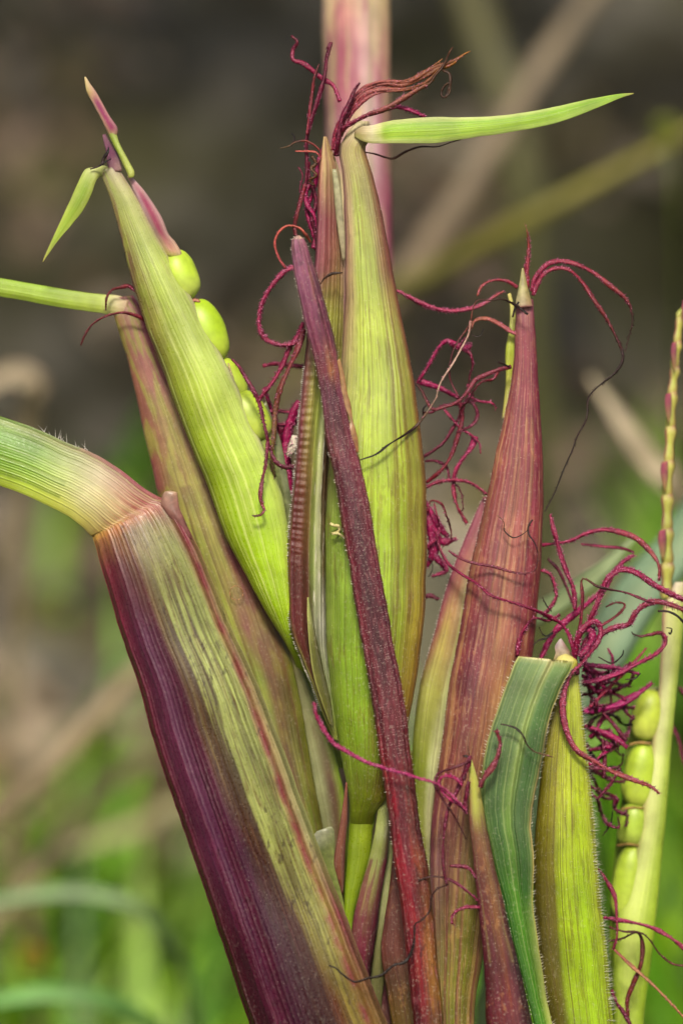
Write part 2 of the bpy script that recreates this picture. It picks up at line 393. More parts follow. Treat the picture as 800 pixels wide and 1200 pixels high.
# far leaves: arched, keeled blades
def far_blade(name, pts, widths, cs, parent=None, mat=None, keel=.25):
    """one arched leaf through (x, y, depth) points; widths in thousandths at the focus plane"""
    n = len(pts); m = (n-1)*10; V, F, C = [], [], []; LC = [lin(c) for c in cs]
    pp = [tuple(P(*p)) for p in pts]; up = Vector((0, -1, .25)).normalized()
    for k in range(m+1):
        t = k*(n-1)/m; c = Vector(catmull(pp, t)); c2 = Vector(catmull(pp, min(n-1, t+.05))); c1 = Vector(catmull(pp, max(0, t-.05)))
        tg = (c2-c1).normalized(); sd = tg.cross(up).normalized(); nr = sd.cross(tg)
        q = t/(n-1)*(len(widths)-1); i = min(len(widths)-2, int(q)); w = (widths[i]+(widths[i+1]-widths[i])*(q-i))/2000
        for s, kz in ((-1, 0), (-.5, .55), (0, 1), (.5, .55), (1, 0), (.5, .4), (0, .8), (-.5, .4)):
            V.append(c+sd*s*w-nr*kz*w*keel+nr*.0)
            q2 = t/(n-1)*(len(LC)-1); i2 = min(len(LC)-2, int(q2)) if len(LC) > 1 else 0
            cc = LC[0] if len(LC) == 1 else lerp(LC[i2], LC[i2+1], q2-i2)
            C.append(lerp(cc, (.3, .34, .16), .25) if s == 0 else cc)
    for k in range(m):
        for s in range(8):
            s2 = (s+1) % 8; F.append((k*8+s, k*8+s2, (k+1)*8+s2, (k+1)*8+s))
    F += [tuple(range(7, -1, -1)), tuple(m*8+s for s in range(8))]
    return make(name, V, F, mat or M_FAR, parent, C)
# lush grass low on the bank: uncountable
rnd = random.Random(3); V, F, C = [], [], []
GC = [lin(c) for c in ((134, 204, 34), (108, 172, 28), (172, 222, 56), (74, 122, 24), (176, 216, 100), (124, 192, 48), (156, 204, 34))]
def grass_blade(x, y, h, w, lean, c):
    z = ground_z(x, y)-.05; b = len(V); an = rnd.uniform(0, 6.28); lx, ly = math.cos(an)*lean, math.sin(an)*lean-.1*lean
    sx, sy = -math.sin(an)*w, math.cos(an)*w
    for k, (f, ww) in enumerate(((0, .7), (.35, 1), (.7, .75), (1, .05))):
        cx, cy, cz = x+lx*f*f, y+ly*f*f, z+h*(f-.25*lean*f*f)
        V.extend([(cx-sx*ww, cy-sy*ww, cz), (cx+sx*ww, cy+sy*ww, cz)]); C.extend([c, c])
    for k in range(3): F.append((b+2*k, b+2*k+1, b+2*k+3, b+2*k+2))
for _ in range(9000):
    y = rnd.uniform(1.2, 5.6); x = rnd.uniform(-2.6, 2.6)*(1+.05*y)
    dens = .5+noise.noise((x*.9, y*.9, 5.))*1.1+.22*(x > 1)+(.18 if x < -.5 else 0)-max(0, y-4.6)*(.9 if x < .9 else .25)
    if rnd.random() > dens: continue
    grass_blade(x, y, rnd.uniform(.25, .85)*(1 if y < 4.5 or x > .9 else .6), rnd.uniform(.018, .05), rnd.uniform(.1, .7), rnd.choice(GC) if rnd.random() < .8 else lin((150, 130, 84)))
for _ in range(6500):            # taller tussocks nearer the shoot
    y = rnd.uniform(1.9, 4.6); x = rnd.uniform(-2.2, 2.2)*(1+.05*y); sx_ = x*1000*FD/(FD+y)
    d_ = .55+noise.noise((x*1.1, y*1.1, 15.))*1.3
    if -180 < sx_ < 180 or rnd.random() > d_: continue
    top = -(.10+.48*rnd.random()**.7)*(FD+y)/FD if sx_ < 0 else -(-.02+.6*rnd.random()**.8)*(FD+y)/FD
    grass_blade(x, y, max(.3, top-ground_z(x, y)), rnd.uniform(.02, .055), rnd.uniform(.4, 1.6), rnd.choice(GC))
make('grass', V, F, M_FAR, None, C, kind='stuff')
# broad-leaved weeds
def weed(x, y, n, size, cs, label, h=.5, seed=0):
    rnd = random.Random(seed+50); z = ground_z(x, y); t = thing('weed_plant', label, 'weed', (x, y, z), 'leafy weeds on the bank')
    pts = [Vector((x, y, z-.05)), Vector((x+.04, y-.03, z+h*.5)), Vector((x+.02, y-.05, z+h))]
    v, f, c, _ = tube(pts, [.025, .012], 6, seed, step=.05, C=lambda q: lin((96, 120, 50))); make('stem', v, f, M_FAR, t, c)
    for k in range(n):
        f = .25+.75*k/n; an = k*2.4+rnd.uniform(-.4, .4); b = pts[0].lerp(pts[2], f); ln = size*rnd.uniform(.7, 1.2); w = ln*.28
        d = Vector((math.cos(an), math.sin(an), .35)); sd = Vector((-math.sin(an), math.cos(an), 0)); VV, FF, CC = [], [], []
        for j, (q, ww) in enumerate(((0, .1), (.2, .7), (.45, 1), (.75, .7), (1, .05))):
            cc = b+d*ln*q+Vector((0, 0, -ln*.55*q*q))
            for s, dz in ((-1, .12), (0, -.06), (1, .12)): VV.append(cc+sd*w*ww*s+Vector((0, 0, dz*w*ww))); CC.append(lin(cs[k % len(cs)]))
        for j in range(4):
            for s in range(2): FF.append((j*3+s, j*3+s+1, j*3+s+4, j*3+s+3))
        make('leaf', VV, FF, M_FAR, t, CC)
def wz(px, py, d): p = P(px, py, d); return p.x, p.y
for i, (px, d, n, sz, cs, lb, h) in enumerate((
        (60, 3.6, 12, .5, [(86, 150, 28), (70, 124, 24)], 'bright green leafy weed low on the bank at the far left', .6),
        (170, 3.0, 12, .45, [(110, 170, 50), (84, 140, 40)], 'pale green leafy weed beside the purple sheath, low behind it', .5),
        (250, 3.4, 10, .4, [(90, 146, 30), (120, 170, 70)], 'green leafy weed low behind the foot of the purple sheath', .35),
        (20, 2.6, 10, .42, [(104, 170, 70), (140, 180, 110)], 'light green weed with drooping leaves in the lower left corner', .5),
        (770, 4.4, 12, .42, [(84, 132, 30), (70, 110, 26)], 'mid green weed high on the bank behind the red husk and thin spike', .8),
        (690, 4.2, 12, .42, [(80, 140, 24), (64, 112, 26)], 'vivid green weed on the bank just right of the red husk', .75),
        (850, 3.2, 12, .5, [(84, 140, 34), (74, 120, 26)], 'green weed at the right edge behind the kernel ear', .9),
        (110, 4.4, 10, .4, [(80, 134, 22), (66, 104, 26)], 'green weed halfway up at the left behind the dry stems', .3))):
    x, y = wz(px, 600, d); weed(x, y, n, sz, cs, lb, h, i)
def stem_thing(name, pts, radii, cs, label, cat, group=None, mat=None, kids=()):
    W = [P(*p) for p in pts]; LC = [lin(c) for c in cs]
    def C(f):
        q = f*(len(LC)-1); i = min(len(LC)-2, int(q)); return lerp(LC[i], LC[i+1], q-i)
    v, f, c, _ = tube(W, [r/1000 for r in radii], 12, len(label), .95, .1, .04, C)
    o = make(name, v, f, mat or M_DRY, None, c); return tag(o, label, cat, group)
DRYG = 'dry stems leaning in the background'
BE = [(158, 146, 112), (142, 126, 94), (132, 116, 90)]
stem_thing('withered_stalk', [(735, -60, 2.3), (640, 70, 2.3), (560, 200, 2.2), (480, 320, 2.2), (380, 470, 2.3), (250, 760, 2.6), (150, 1100, 3.)], [24, 27, 30, 28], [(120, 108, 86), (128, 112, 90), (140, 120, 94)], 'blurred beige dry stem slanting down behind the pink stalk at top right', 'stem', DRYG)
stem_thing('green_stem', [(860, 120, 1.9), (775, 172, 1.9), (640, 245, 1.9), (520, 312, 2.0), (380, 400, 2.1), (200, 700, 2.4), (160, 1200, 2.8)], [8, 17, 16, 14], [(130, 126, 36), (108, 104, 40), (100, 96, 50)], 'blurred olive grass stem crossing the beige dry stem at upper right', 'grass stem')
stem_thing('green_stem', [(530, -60, 3.4), (570, 60, 3.4), (605, 170, 3.4), (620, 330, 3.5), (640, 700, 3.8), (640, 1100, 4.)], [44, 46, 40], [(96, 94, 60), (88, 88, 54), (84, 86, 44)], 'faint grey green stem rising behind the upper right leaf blade', 'grass stem')
stem_thing('withered_stalk', [(320, 640, 1.7), (230, 725, 1.7), (150, 800, 1.7), (80, 880, 1.7), (20, 935, 1.7), (-120, 1050, 1.8), (-300, 1300, 2.2)], [12, 17, 19, 18], BE, 'blurred beige dry stem slanting behind the purple sheath, upper one', 'stem', DRYG)
stem_thing('withered_stalk', [(300, 800, 1.9), (190, 875, 1.9), (120, 930, 1.9), (60, 1000, 1.9), (-60, 1150, 1.7), (-200, 1350, 2.0)], [12, 16, 15], [(150, 140, 100), (140, 128, 92), (130, 110, 84)], 'blurred beige dry stem slanting behind the purple sheath, lower one', 'stem', DRYG)
stem_thing('withered_stalk', [(0, 860, 2.2), (10, 930, 2.2), (30, 1050, 2.2), (45, 1180, 2.2), (60, 1500, 2.3)], [9, 14, 15], [(110, 92, 66), (120, 100, 70), (100, 84, 50)], 'thin brown upright dry stem at the left edge', 'stem', DRYG)
o = far_blade('dry_leaf', [(690, 440, 1.25), (725, 490, 1.2), (760, 540, 1.2), (800, 590, 1.25), (860, 760, 1.6), (900, 1200, 2.2)], [8, 34, 46, 40, 14], [(150, 134, 110), (164, 148, 122), (150, 130, 104)], mat=M_DRY)
tag(o, 'blurred beige dry leaf between the red husk and the right hand spike', 'dry leaf', 'blurred dry leaves behind the ears')
o = far_blade('dry_leaf', [(-40, 470, 1.7), (10, 440, 1.7), (40, 455, 1.7), (30, 520, 1.8), (10, 900, 2.2), (0, 1200, 2.5)], [14, 44, 46, 20, 12], [(160, 142, 116), (150, 132, 106)], mat=M_DRY)
tag(o, 'small blurred beige dry leaf at the left edge above the striped leaf blade', 'dry leaf', 'blurred dry leaves behind the ears')
o = far_blade('dry_leaf', [(60, 1000, 2.4), (110, 985, 2.4), (160, 970, 2.4), (220, 945, 2.4), (300, 1000, 2.6), (330, 1200, 3.)], [20, 34, 40, 30, 10], [(140, 132, 90), (150, 140, 96)], mat=M_DRY)
tag(o, 'blurred pale dry leaf under the slanting dry stems at lower left', 'dry leaf', 'blurred dry leaves behind the ears')
for pts, w, cs, lb in (
        ([(-60, 1075, 1.2), (20, 1052, 1.2), (110, 1048, 1.2), (185, 1085, 1.25), (230, 1200, 1.5), (240, 1500, 2.)], [16, 24, 22, 14], [(130, 170, 110), (150, 180, 120)], 'blurred pale green arching grass leaf at lower left'),
        ([(-40, 1180, 1.0), (60, 1165, 1.0), (160, 1190, 1.05), (250, 1290, 1.3)], [20, 30, 26, 10], [(100, 170, 70), (120, 180, 90)], 'blurred light green grass leaf along the lower left corner'),
        ([(745, 628, .30), (700, 672, .31), (655, 705, .33), (600, 742, .36), (520, 840, .45), (470, 1100, .55)], [4, 26, 28, 26, 14], [(150, 170, 124), (140, 162, 112)], 'pale grey green leaf blade slanting behind the magenta silks'),
        ([(840, 560, .42), (795, 640, .42), (745, 700, .42), (700, 775, .42), (650, 860, .46), (600, 1000, .55), (560, 1250, .7)], [50, 64, 68, 60, 30], [(124, 160, 120), (134, 166, 130), (120, 150, 100)], 'broad bluish green leaf blade behind the kernel ear and silks'),
        ([(760, 950, .5), (715, 860, .45), (690, 900, .45), (700, 1040, .5), (720, 1250, .6)], [8, 26, 34, 24], [(116, 170, 40), (96, 150, 36)], 'bright green leaf behind the tangle of silks and kernels')):
    tag(far_blade('grass_leaf', pts, w, cs), lb, 'leaf', 'blurred green leaves behind the ears')
# two pale blurred flowers
for px, py, d, lb in ((40, 1122, 1.6, 'small blurred yellow flower low at the left edge'), (778, 152, 1.6, 'blurred yellow green flower tip at the upper right')):
    t = thing('yellow_flower', lb, 'flower', P(px, py, d))
    for k in range(9):
        an = k*.698; b = P(px, py, d); VV = []; q = Vector((math.cos(an), -.35, math.sin(an))); s = Vector((-math.sin(an), 0, math.cos(an)))
        VV = [b, b+q*.014+s*.008, b+q*.028, b+q*.014-s*.008, b+q*.014+Vector((0, .004, 0))]
        make('petal', VV, [(0, 1, 2, 3), (1, 0, 4), (2, 1, 4), (3, 2, 4), (0, 3, 4)], M_FAR, t, [lin((190, 160, 30) if px < 100 else (130, 140, 40))]*5)
    v, f, c, _ = tube([P(px, py, d), P(px+12, py+160, d+.1), P(px+14, py+700, d+1.2)], [.006, .008], 6, 3, step=.05, C=lambda q: lin((96, 110, 40))); make('stem', v, f, M_FAR, t, c)

# ------------------------------------------------------------------ the stout main stalk behind
def stalk_rows():
    r = [(374, -220, 456, -220), (376, -60, 457, -60), (378, 60, 457, 60), (381, 160, 457, 160), (384, 300, 460, 300), (388, 600, 470, 600), (392, 1000, 480, 1000), (396, 1400, 490, 1400), (400, 2000, 500, 2000), (398, 2900, 506, 2900)]
    return r
PG = (206, 192, 134); PPK = (186, 132, 140); PMG = (150, 70, 100)
stalk = sheath('maize_stalk', stalk_rows(), None, M_HUSK, [
    (0, [PG, PG, (200, 176, 130), (200, 176, 134)]), (1, [(170, 156, 126), (212, 194, 130), (200, 170, 130), (196, 160, 120)]),
    (1.5, [(170, 140, 126), (200, 140, 130), (206, 172, 156), (200, 170, 130)]), (2, [(170, 140, 120), (160, 74, 100), (204, 160, 160), (200, 160, 130)]), (2.5, [(160, 110, 110), (180, 104, 120), (212, 176, 176), (180, 120, 110)]),
    (3, [(150, 104, 110), (196, 140, 150), (214, 180, 186), (160, 92, 104)]), (4, [(150, 104, 100), (190, 150, 140), (200, 150, 156), (150, 80, 96)]), (9, [OL, OL, (140, 110, 80), RD])],
    d=.30, bulge=.9, back=.9, nu=48, ridges=(12, .6), blot=[((146, 58, 92), 5, 14, .52, .74, .55, None), ((176, 180, 120), 9, 10, .55, .75, .5, None), ((212, 198, 140), 3, 8, .52, .75, .6, None)], seed=2, step=8)
tag(stalk, 'stout pink and purple stalk rising out of focus behind the central ear', 'stalk')

# ------------------------------------------------------------------ unseen tree, added above the view to shade the bank
tree = thing('added_shade_tree', 'unseen leafy tree added over the bank so that its crown shades the soil', 'tree', (3.6, 4.6, ground_z(3.6, 4.6)))
bark = lambda q: lin((96, 80, 62)); tb = Vector((3.6, 4.6, ground_z(3.6, 4.6)-.1))
limbs = [([tb, tb+Vector((-.1, -.1, 1.6)), Vector((3.2, 4.2, 2.6)), Vector((2.6, 4.0, 3.8)), Vector((2.2, 3.8, 5.0))], [.26, .2, .16, .1, .04])]
for ex, ey, ez in ((-3.6, 3.2, 3.1), (-1.2, 2.0, 2.9), (0.6, 5.2, 3.2), (3.8, 1.8, 3.0), (-2.4, 5.0, 3.6), (5.2, 4.4, 3.8)):
    limbs.append(([Vector((3.2, 4.2, 2.6)), Vector((3.2, 4.2, 2.6)).lerp(Vector((ex, ey, ez)), .5)+Vector((0, 0, .35)), Vector((ex, ey, ez))], [.12, .07, .02]))
VV, FF, CC = [], [], []
for pts, rs in limbs:
    v, f, c, _ = tube(pts, rs, 7, 4, .95, .1, .2, bark); b = len(VV); VV += v; CC += c; FF += [tuple(i+b for i in q) for q in f]
make('trunk', VV, FF, M_DRY, tree, CC)
VV, FF, CC = [], [], []; rnd = random.Random(12); TC = [lin(c) for c in ((70, 100, 36), (90, 120, 44), (56, 84, 34), (104, 130, 60))]
for _ in range(5200):
    x = rnd.uniform(-5.5, 6); y = rnd.uniform(1.5, 6.4); z = 2.3+abs(rnd.gauss(0, .9))
    if noise.noise((x*.6, y*.6, z*.6)) < -.22 or z < ground_z(x, y)+.25: continue
    c = Vector((x, y, z)); n = Vector((rnd.gauss(0, .5), rnd.gauss(-.5, .5), 1)).normalized(); t1 = n.orthogonal().normalized(); t1.rotate(__import__('mathutils').Quaternion(n, rnd.uniform(0, 6.28))); t2 = n.cross(t1)
    L_ = rnd.uniform(.16, .34); b = len(VV); col = rnd.choice(TC)
    VV += [c, c+t1*L_*.5+t2*L_*.3, c+t1*L_-n*L_*.2, c+t1*L_*.5-t2*L_*.3]; FF.append((b, b+1, b+2, b+3)); CC += [col]*4
make('crown', VV, FF, M_FAR, tree, CC)

# near-black blob standing in for a shadowed hollow in the bank
V, F, C = [], [], []; c0 = P(642, 400, 5.6)
for j in range(13):
    for i in range(20):
        th, ph = math.pi*j/12, 2*math.pi*i/20; d = Vector((math.sin(th)*math.cos(ph), math.sin(th)*math.sin(ph)*.8, math.cos(th)*1.1)); d *= .13*(1+.5*noise.noise(d*1.6))
        V.append(c0+d); C.append((.006, .005, .005))
for j in range(12):
    for i in range(20): F.append((j*20+i, j*20+(i+1) % 20, (j+1)*20+(i+1) % 20, (j+1)*20+i))
tag(make('dark_hollow_blob', V, F, M_DRY, None, C), 'dark blob painted as a shadowed hollow in the bank, right of red ear tip', 'dark_hollow_blob')

# leaf litter and pebbles strewn over the bank: uncountable
VV, FF, CC = [], [], []; rnd = random.Random(21); LC_ = [lin(c) for c in ((176, 160, 136), (130, 110, 84), (96, 88, 50), (60, 50, 34), (160, 136, 118), (110, 106, 56), (190, 178, 158))]
for _ in range(2600):
    x = rnd.uniform(-3.2, 3.2); y = rnd.uniform(4.4, 8.2); c = Vector((x, y, ground_z(x, y)+.02)); s = rnd.uniform(.04, .17)
    if noise.noise((x*1.3, y*1.3, 31.)) < -.05: continue
    t1 = Vector((rnd.gauss(0, 1), rnd.gauss(0, .6), rnd.gauss(0, 1))).normalized(); t2 = t1.cross(Vector((rnd.gauss(0, .3), -1, .6))).normalized(); b = len(VV); col = rnd.choice(LC_)
    nrm = Vector((0, -.6, .6)); VV += [c-t1*s, c+t2*s*.5+nrm*.02, c+t1*s, c-t2*s*.5+nrm*.02, c+nrm*s*.35]; CC += [col]*5
    FF += [(b, b+1, b+4), (b+1, b+2, b+4), (b+2, b+3, b+4), (b+3, b, b+4)]
make('leaf_litter', VV, FF, M_DRY, None, CC, kind='stuff')
# ------------------------------------------------------------------ foot of the shoot where everything joins
SHOOT = thing('side_shoot', 'short green shoot with small brown bracts at the foot of the central ear', 'shoot', P(440, 1700, .1))
sheath('stem', [(404, 1090, 500, 1090, .06), (400, 1130, 520, 1130, .06), (402, 1170, 540, 1170, .06), (410, 1260, 560, 1260, .06), (430, 1500, 580, 1500, .1), (420, 2000, 560, 2000, .25), (404, 2500, 500, 2500, .30)], SHOOT, M_RED,
       [(0, [(88, 70, 40), (110, 70, 54), (96, 80, 40)]), (2, [(120, 100, 60), (84, 40, 50), (120, 100, 50), (110, 96, 36)]), (6, [OL, OL])], bulge=.4, nu=48, ridges=(10, .8), seed=5,
       blot=[((90, 40, 54), 5, 9, .45, .62, .7, None), ((150, 150, 80), 6, 12, .55, .7, .5, None)])
sheath('peduncle', [(404, 900, 446, 900), (409, 942, 441, 945), (408, 975, 437, 975), (406, 1005, 433, 1005), (403, 1040, 425, 1035), (403, 1075, 415, 1072), (404, 1110, 414, 1110)], SHOOT, M_FRESH,
       [(0, [(120, 140, 30), (140, 156, 40)]), (2, [(126, 150, 34), (144, 164, 40)]), (5, [(136, 164, 36), (120, 146, 36)]), (6, [(120, 140, 40)]*2)], d=.02, bulge=.8, nu=36, ridges=(5, .3), seed=6)
sheath('bract', [(405, 916, 407, 918), (399, 960, 407, 960), (394, 990, 405, 990), (391, 1012, 404, 1010), (396, 1032, 403, 1030), (400, 1047, 402, 1047)], SHOOT, M_RED,
       [(0, [(130, 72, 54), (120, 66, 50)]), (3, [(110, 62, 48), (124, 76, 56), (86, 44, 40)]), (5, [(90, 50, 44), (100, 70, 44)])], d=-.005, bulge=.5, nu=32, ridges=(4, .5), seed=7)
sheath('membrane', [(368, 978, 371, 974), (367, 984, 388, 969), (369, 992, 392, 978), (371, 999, 392, 990), (374, 1006, 391, 1002), (383, 1030, 394, 1025), (395, 1060, 402, 1055), (401, 1085, 406, 1085)], SHOOT, M_MEMB,
       [(0, [(206, 206, 180), (190, 196, 160)]), (1.4, [(190, 194, 160), (160, 166, 120)]), (3, [(124, 136, 84), (136, 146, 86)]), (7, [(160, 176, 80)]*2)], d=-.006, bulge=.08, back=-1, nu=28, ridges=(3, .4), seed=8, jit=1.2)
sheath('husk', [(440, 915, 458, 915, .035), (443, 942, 456, 942, .01), (438, 978, 456, 975), (432, 1005, 454, 1005), (423, 1037, 448, 1036), (414, 1075, 443, 1075), (411, 1110, 438, 1110), (413, 1145, 434, 1145), (420, 1240, 450, 1240)], SHOOT, M_HUSK,
       [(0, [(150, 160, 90), (140, 150, 90)]), (3, [(150, 160, 86), (140, 150, 80), (80, 44, 52)]), (4.3, [(150, 120, 80), (130, 120, 66), (74, 30, 48)]), (5, [(120, 66, 66), (110, 70, 60), (70, 26, 46)]), (7, [(96, 50, 56), (84, 44, 50), (60, 24, 40)]), (8, [OL, BRN])],
       d=-.01, bulge=.7, nu=44, ridges=(5, .6), seed=9, blot=[((110, 40, 62), 4, 14, .45, .6, .7, lambda u, t: 1 if t > 3 else 0)])
sheath('husk', [(455, 985, 461, 985), (451, 1020, 463, 1020), (446, 1055, 460, 1055), (442, 1090, 456, 1090), (436, 1130, 452, 1130, .02), (430, 1200, 446, 1200, .04), (430, 1300, 446, 1300, .05)], SHOOT, M_HUSK,
       [(0, [(170, 176, 120), (150, 160, 100)]), (4, [(140, 140, 90), (110, 110, 70)])], d=.01, bulge=.5, nu=28, ridges=(3, .4), seed=10)
sheath('husk', [(460, 1000, 478, 1000), (456, 1040, 482, 1040), (450, 1080, 484, 1080), (446, 1115, 486, 1115), (452, 1160, 500, 1160), (470, 1260, 520, 1260)], SHOOT, M_RED,
       [(0, [(92, 52, 44), (84, 46, 42)]), (3, [(100, 54, 48), (110, 64, 54), (80, 40, 40)]), (4, [(84, 60, 40), (96, 70, 42)]), (5, [(120, 100, 40)]*2)], d=.0, bulge=.4, nu=40, ridges=(7, .7), seed=11)
sheath('husk', [(455, 880, 500, 880), (462, 950, 508, 950), (472, 1030, 520, 1030), (484, 1110, 530, 1110), (495, 1200, 540, 1200), (510, 1400, 550, 1400)], SHOOT, M_HUSK,
       [(0, [(110, 110, 40), (126, 120, 50)]), (3, [(120, 110, 40), (140, 120, 50)]), (5, [(140, 110, 40), (130, 116, 40)])], d=.055, bulge=.35, nu=40, ridges=(8, .6), seed=12)
# leaf sheath husk sitting between the two left ears, mostly hidden
sheath('husk', [(318, 735, 348, 760), (330, 765, 356, 790), (340, 815, 372, 825), (352, 870, 388, 870), (362, 920, 402, 920), (372, 965, 407, 965), (384, 1010, 408, 1010), (398, 1080, 410, 1080)], SHOOT, M_HUSK,
       [(0, [(90, 66, 52), (130, 120, 80), (140, 140, 90)]), (2, [(84, 64, 50), (120, 120, 80), (144, 148, 100), (110, 130, 60)]), (4, [(130, 134, 90), (150, 156, 110), (96, 70, 56), (130, 156, 50)]), (7, [(140, 150, 90), (90, 66, 50), (130, 150, 50)])],
       d=.05, bulge=.35, nu=40, ridges=(6, .6), seed=13)

# ------------------------------------------------------------------ the big purple sheath, front left
A = thing('leaf_sheath', 'big purple and olive leaf sheath with a striped green blade bending left', 'leaf sheath', P(440, 1500, 0))
NB = 11           # blade rows come first, then the sheath: one surface, two parts
pm = lambda u, t: max(0, min(1, (u-.38)/.08))*max(0, min(1, (.93-u)/.05))*(t > NB)
fold = table([(0, 0), (.05, .34), (.2, .78), (.4, 1), (.5, .98), (.7, .82), (.88, .62), (.915, .70), (.95, .62), (1, .05)])
def a_prof(u, t):
    k = max(0, min(1, (t-NB+1.2)/2.4)); k = k*k*(3-2*k)
    return PROFS['soft'](u)*.5*(1-k)+fold(u)*k
def a_ribs(u, t, v):
    k = max(0, min(1, (t-NB-2.5)/2))*max(0, 1-abs(u-.36)/.3)
    return k*.0011*(.5+.5*math.cos(6.283*(27*u+.4*noise.noise((v*3, 3., u)))))**3*max(.15, .6+1.6*noise.noise((math.floor(27*u+.5)*2.3, v*4, 8.)))
sheath('sheath', [(-560, 524, -560, 520, .02), (-330, 470, -330, 430, -.02), (-120, 525, -110, 452, -.04), (-8, 566, -5, 486, -.045), (22, 577, 38, 501, -.047), (52, 590, 75, 517, -.047), (72, 600, 106, 529, -.046), (86, 609, 128, 541, -.044), (96, 617, 147, 554, -.042), (102, 623, 166, 570, -.039), (106, 628, 186, 582, -.035),
    (110, 634, 202, 590, -.031), (124, 682, 232, 641), (144, 750, 262, 713), (161, 799, 299, 795), (187, 890, 331, 876), (225, 999, 369, 980), (259, 1100, 404, 1070), (291, 1197, 440, 1165), (345, 1340, 490, 1300), (420, 1600, 560, 1570), (440, 2000, 540, 1990)], A, M_SHEATH, [
    (0, [GR, GR]), (3, [(0, (176, 196, 70)), (.35, (130, 176, 48)), (.7, (98, 148, 34)), (1, (110, 136, 40))]), (4.2, [(0, (188, 208, 80)), (.4, (138, 180, 54)), (.7, (106, 152, 40)), (1, (116, 130, 44))]),
    (5.5, [(0, (192, 200, 84)), (.5, (176, 190, 110)), (.85, (150, 160, 100)), (1, (130, 110, 84))]), (6.8, [(0, (206, 206, 100)), (.4, (222, 216, 162)), (.8, (208, 198, 162)), (1, (150, 104, 96))]),
    (8, [(0, (206, 196, 100)), (.4, (222, 208, 150)), (.8, (206, 176, 150)), (1, (146, 84, 90))]), (9.2, [(0, (208, 194, 112)), (.4, (212, 190, 136)), (.75, (200, 160, 130)), (1, (150, 86, 90))]),
    (10.4, [(0, (204, 182, 96)), (.3, (196, 160, 100)), (.6, (184, 136, 100)), (1, (144, 84, 80))]), (10.9, [(0, (180, 136, 70)), (.3, (168, 110, 66)), (.6, (160, 98, 62)), (1, (130, 70, 60))]),
    (11.25, [(0, (150, 110, 64)), (.25, (128, 92, 64)), (.45, (118, 98, 62)), (.6, (128, 118, 74)), (.9, (122, 100, 68)), (.95, (116, 66, 66)), (1, (150, 96, 90))]),
    (11.8, [(0, (112, 48, 52)), (.2, (100, 58, 62)), (.36, (110, 84, 66)), (.46, (128, 122, 76)), (.8, (142, 148, 86)), (.92, (126, 76, 70)), (1, (146, 110, 84))]),
    (13, [(0, (90, 36, 46)), (.2, (92, 54, 76)), (.34, (88, 52, 66)), (.41, (112, 96, 62)), (.52, (144, 154, 86)), (.84, (154, 166, 92)), (.91, (140, 104, 80)), (1, (156, 150, 90))]),
    (15, [(0, (84, 34, 46)), (.2, (92, 52, 76)), (.35, (82, 42, 60)), (.46, (104, 88, 54)), (.58, (144, 152, 84)), (.82, (156, 168, 92)), (.88, (138, 102, 78)), (.93, (154, 140, 94)), (1, (160, 160, 104))]),
    (16, [(0, (80, 32, 46)), (.2, (88, 48, 72)), (.42, (72, 36, 56)), (.53, (78, 52, 34)), (.63, (142, 150, 82)), (.82, (154, 164, 90)), (.88, (136, 100, 74)), (.94, (156, 150, 104)), (1, (164, 170, 104))]),
    (17, [(0, (70, 28, 40)), (.3, (74, 38, 60)), (.5, (60, 29, 44)), (.6, (76, 44, 28)), (.69, (128, 124, 60)), (.78, (148, 150, 78)), (.89, (142, 130, 70)), (.95, (124, 58, 64)), (1, (150, 120, 90))]),
    (18, [(0, (62, 24, 36)), (.3, (66, 32, 52)), (.54, (54, 25, 36)), (.68, (86, 50, 28)), (.79, (130, 116, 54)), (.9, (130, 100, 60)), (1, (110, 80, 60))]), (21, [DP, DP, OL])],
    d=-.03, bulge=.5, back=.4, proft=a_prof, nu=200, ridges=(26, .8), seed=20, key='A', bumps=a_ribs, parts=[('leaf_blade', M_BLADE, 10.9), ('sheath', M_SHEATH, 99)],
    blot=[((58, 32, 24), 18, 3.2, .42, .58, .85, lambda u, t: pm(u, t)*max(0, min(1, (t-NB-.5)/1.5))*max(0, min(1, 1.6-abs(u-.5)*4))), ((92, 64, 44), 34, 16, .6, .75, .55, lambda u, t: pm(u, t)*max(0, min(1, 17-t))), ((104, 36, 60), 10, 2, .5, .7, .35, lambda u, t: 1 if u < .36 and t > NB else 0),
          ((124, 50, 62), 8, 34, .34, .56, .85, lambda u, t: max(0, 1-abs(u-(.95-.018*min(t-NB, 4.5)))/.055) if t > NB else 0),
          ((84, 66, 44), 70, 46, .6, .76, .5, lambda u, t: pm(u, t)*max(0, min(1, 17.5-t))),
          ((146, 60, 66), 20, 3, .5, .66, .85, lambda u, t: max(0, 1-abs(t-9.8)/1.8)*min(1, .25+u)), ((80, 110, 24), 20, 1.2, .5, .65, .55, lambda u, t: 1 if 2 < t < 5.6 else 0)])
SURF['Ab'] = [(g[0], g[1][::-1]) for g in SURF['A'] if g[0] < NB]
sheath('ligule', [(200, 575, 208, 577), (193, 577, 208, 581), (190, 588, 210, 594), (194, 600, 218, 612), (212, 626, 226, 632)], A, M_MEMB, [(0, [(232, 204, 170), (222, 186, 150)]), (1.6, [(206, 160, 140), (190, 140, 124)]), (4, [(140, 80, 84)]*2)], d=-.045, bulge=.4, nu=24, ridges=None, seed=22, step=1.6, jit=1.8)
it = []; rr_ = random.Random(5)
for _ in range(16):
    t, row = rr_.choice([g for g in SURF['Ab'] if 4.3 < g[0] < 6]); p = row[0]
    it.append((p, Vector((rr_.gauss(0, .5), -.2, 1)).normalized()*rr_.uniform(.003, .013), .0005, (.4, .38, .34)))
spikes('hairs', it, A)
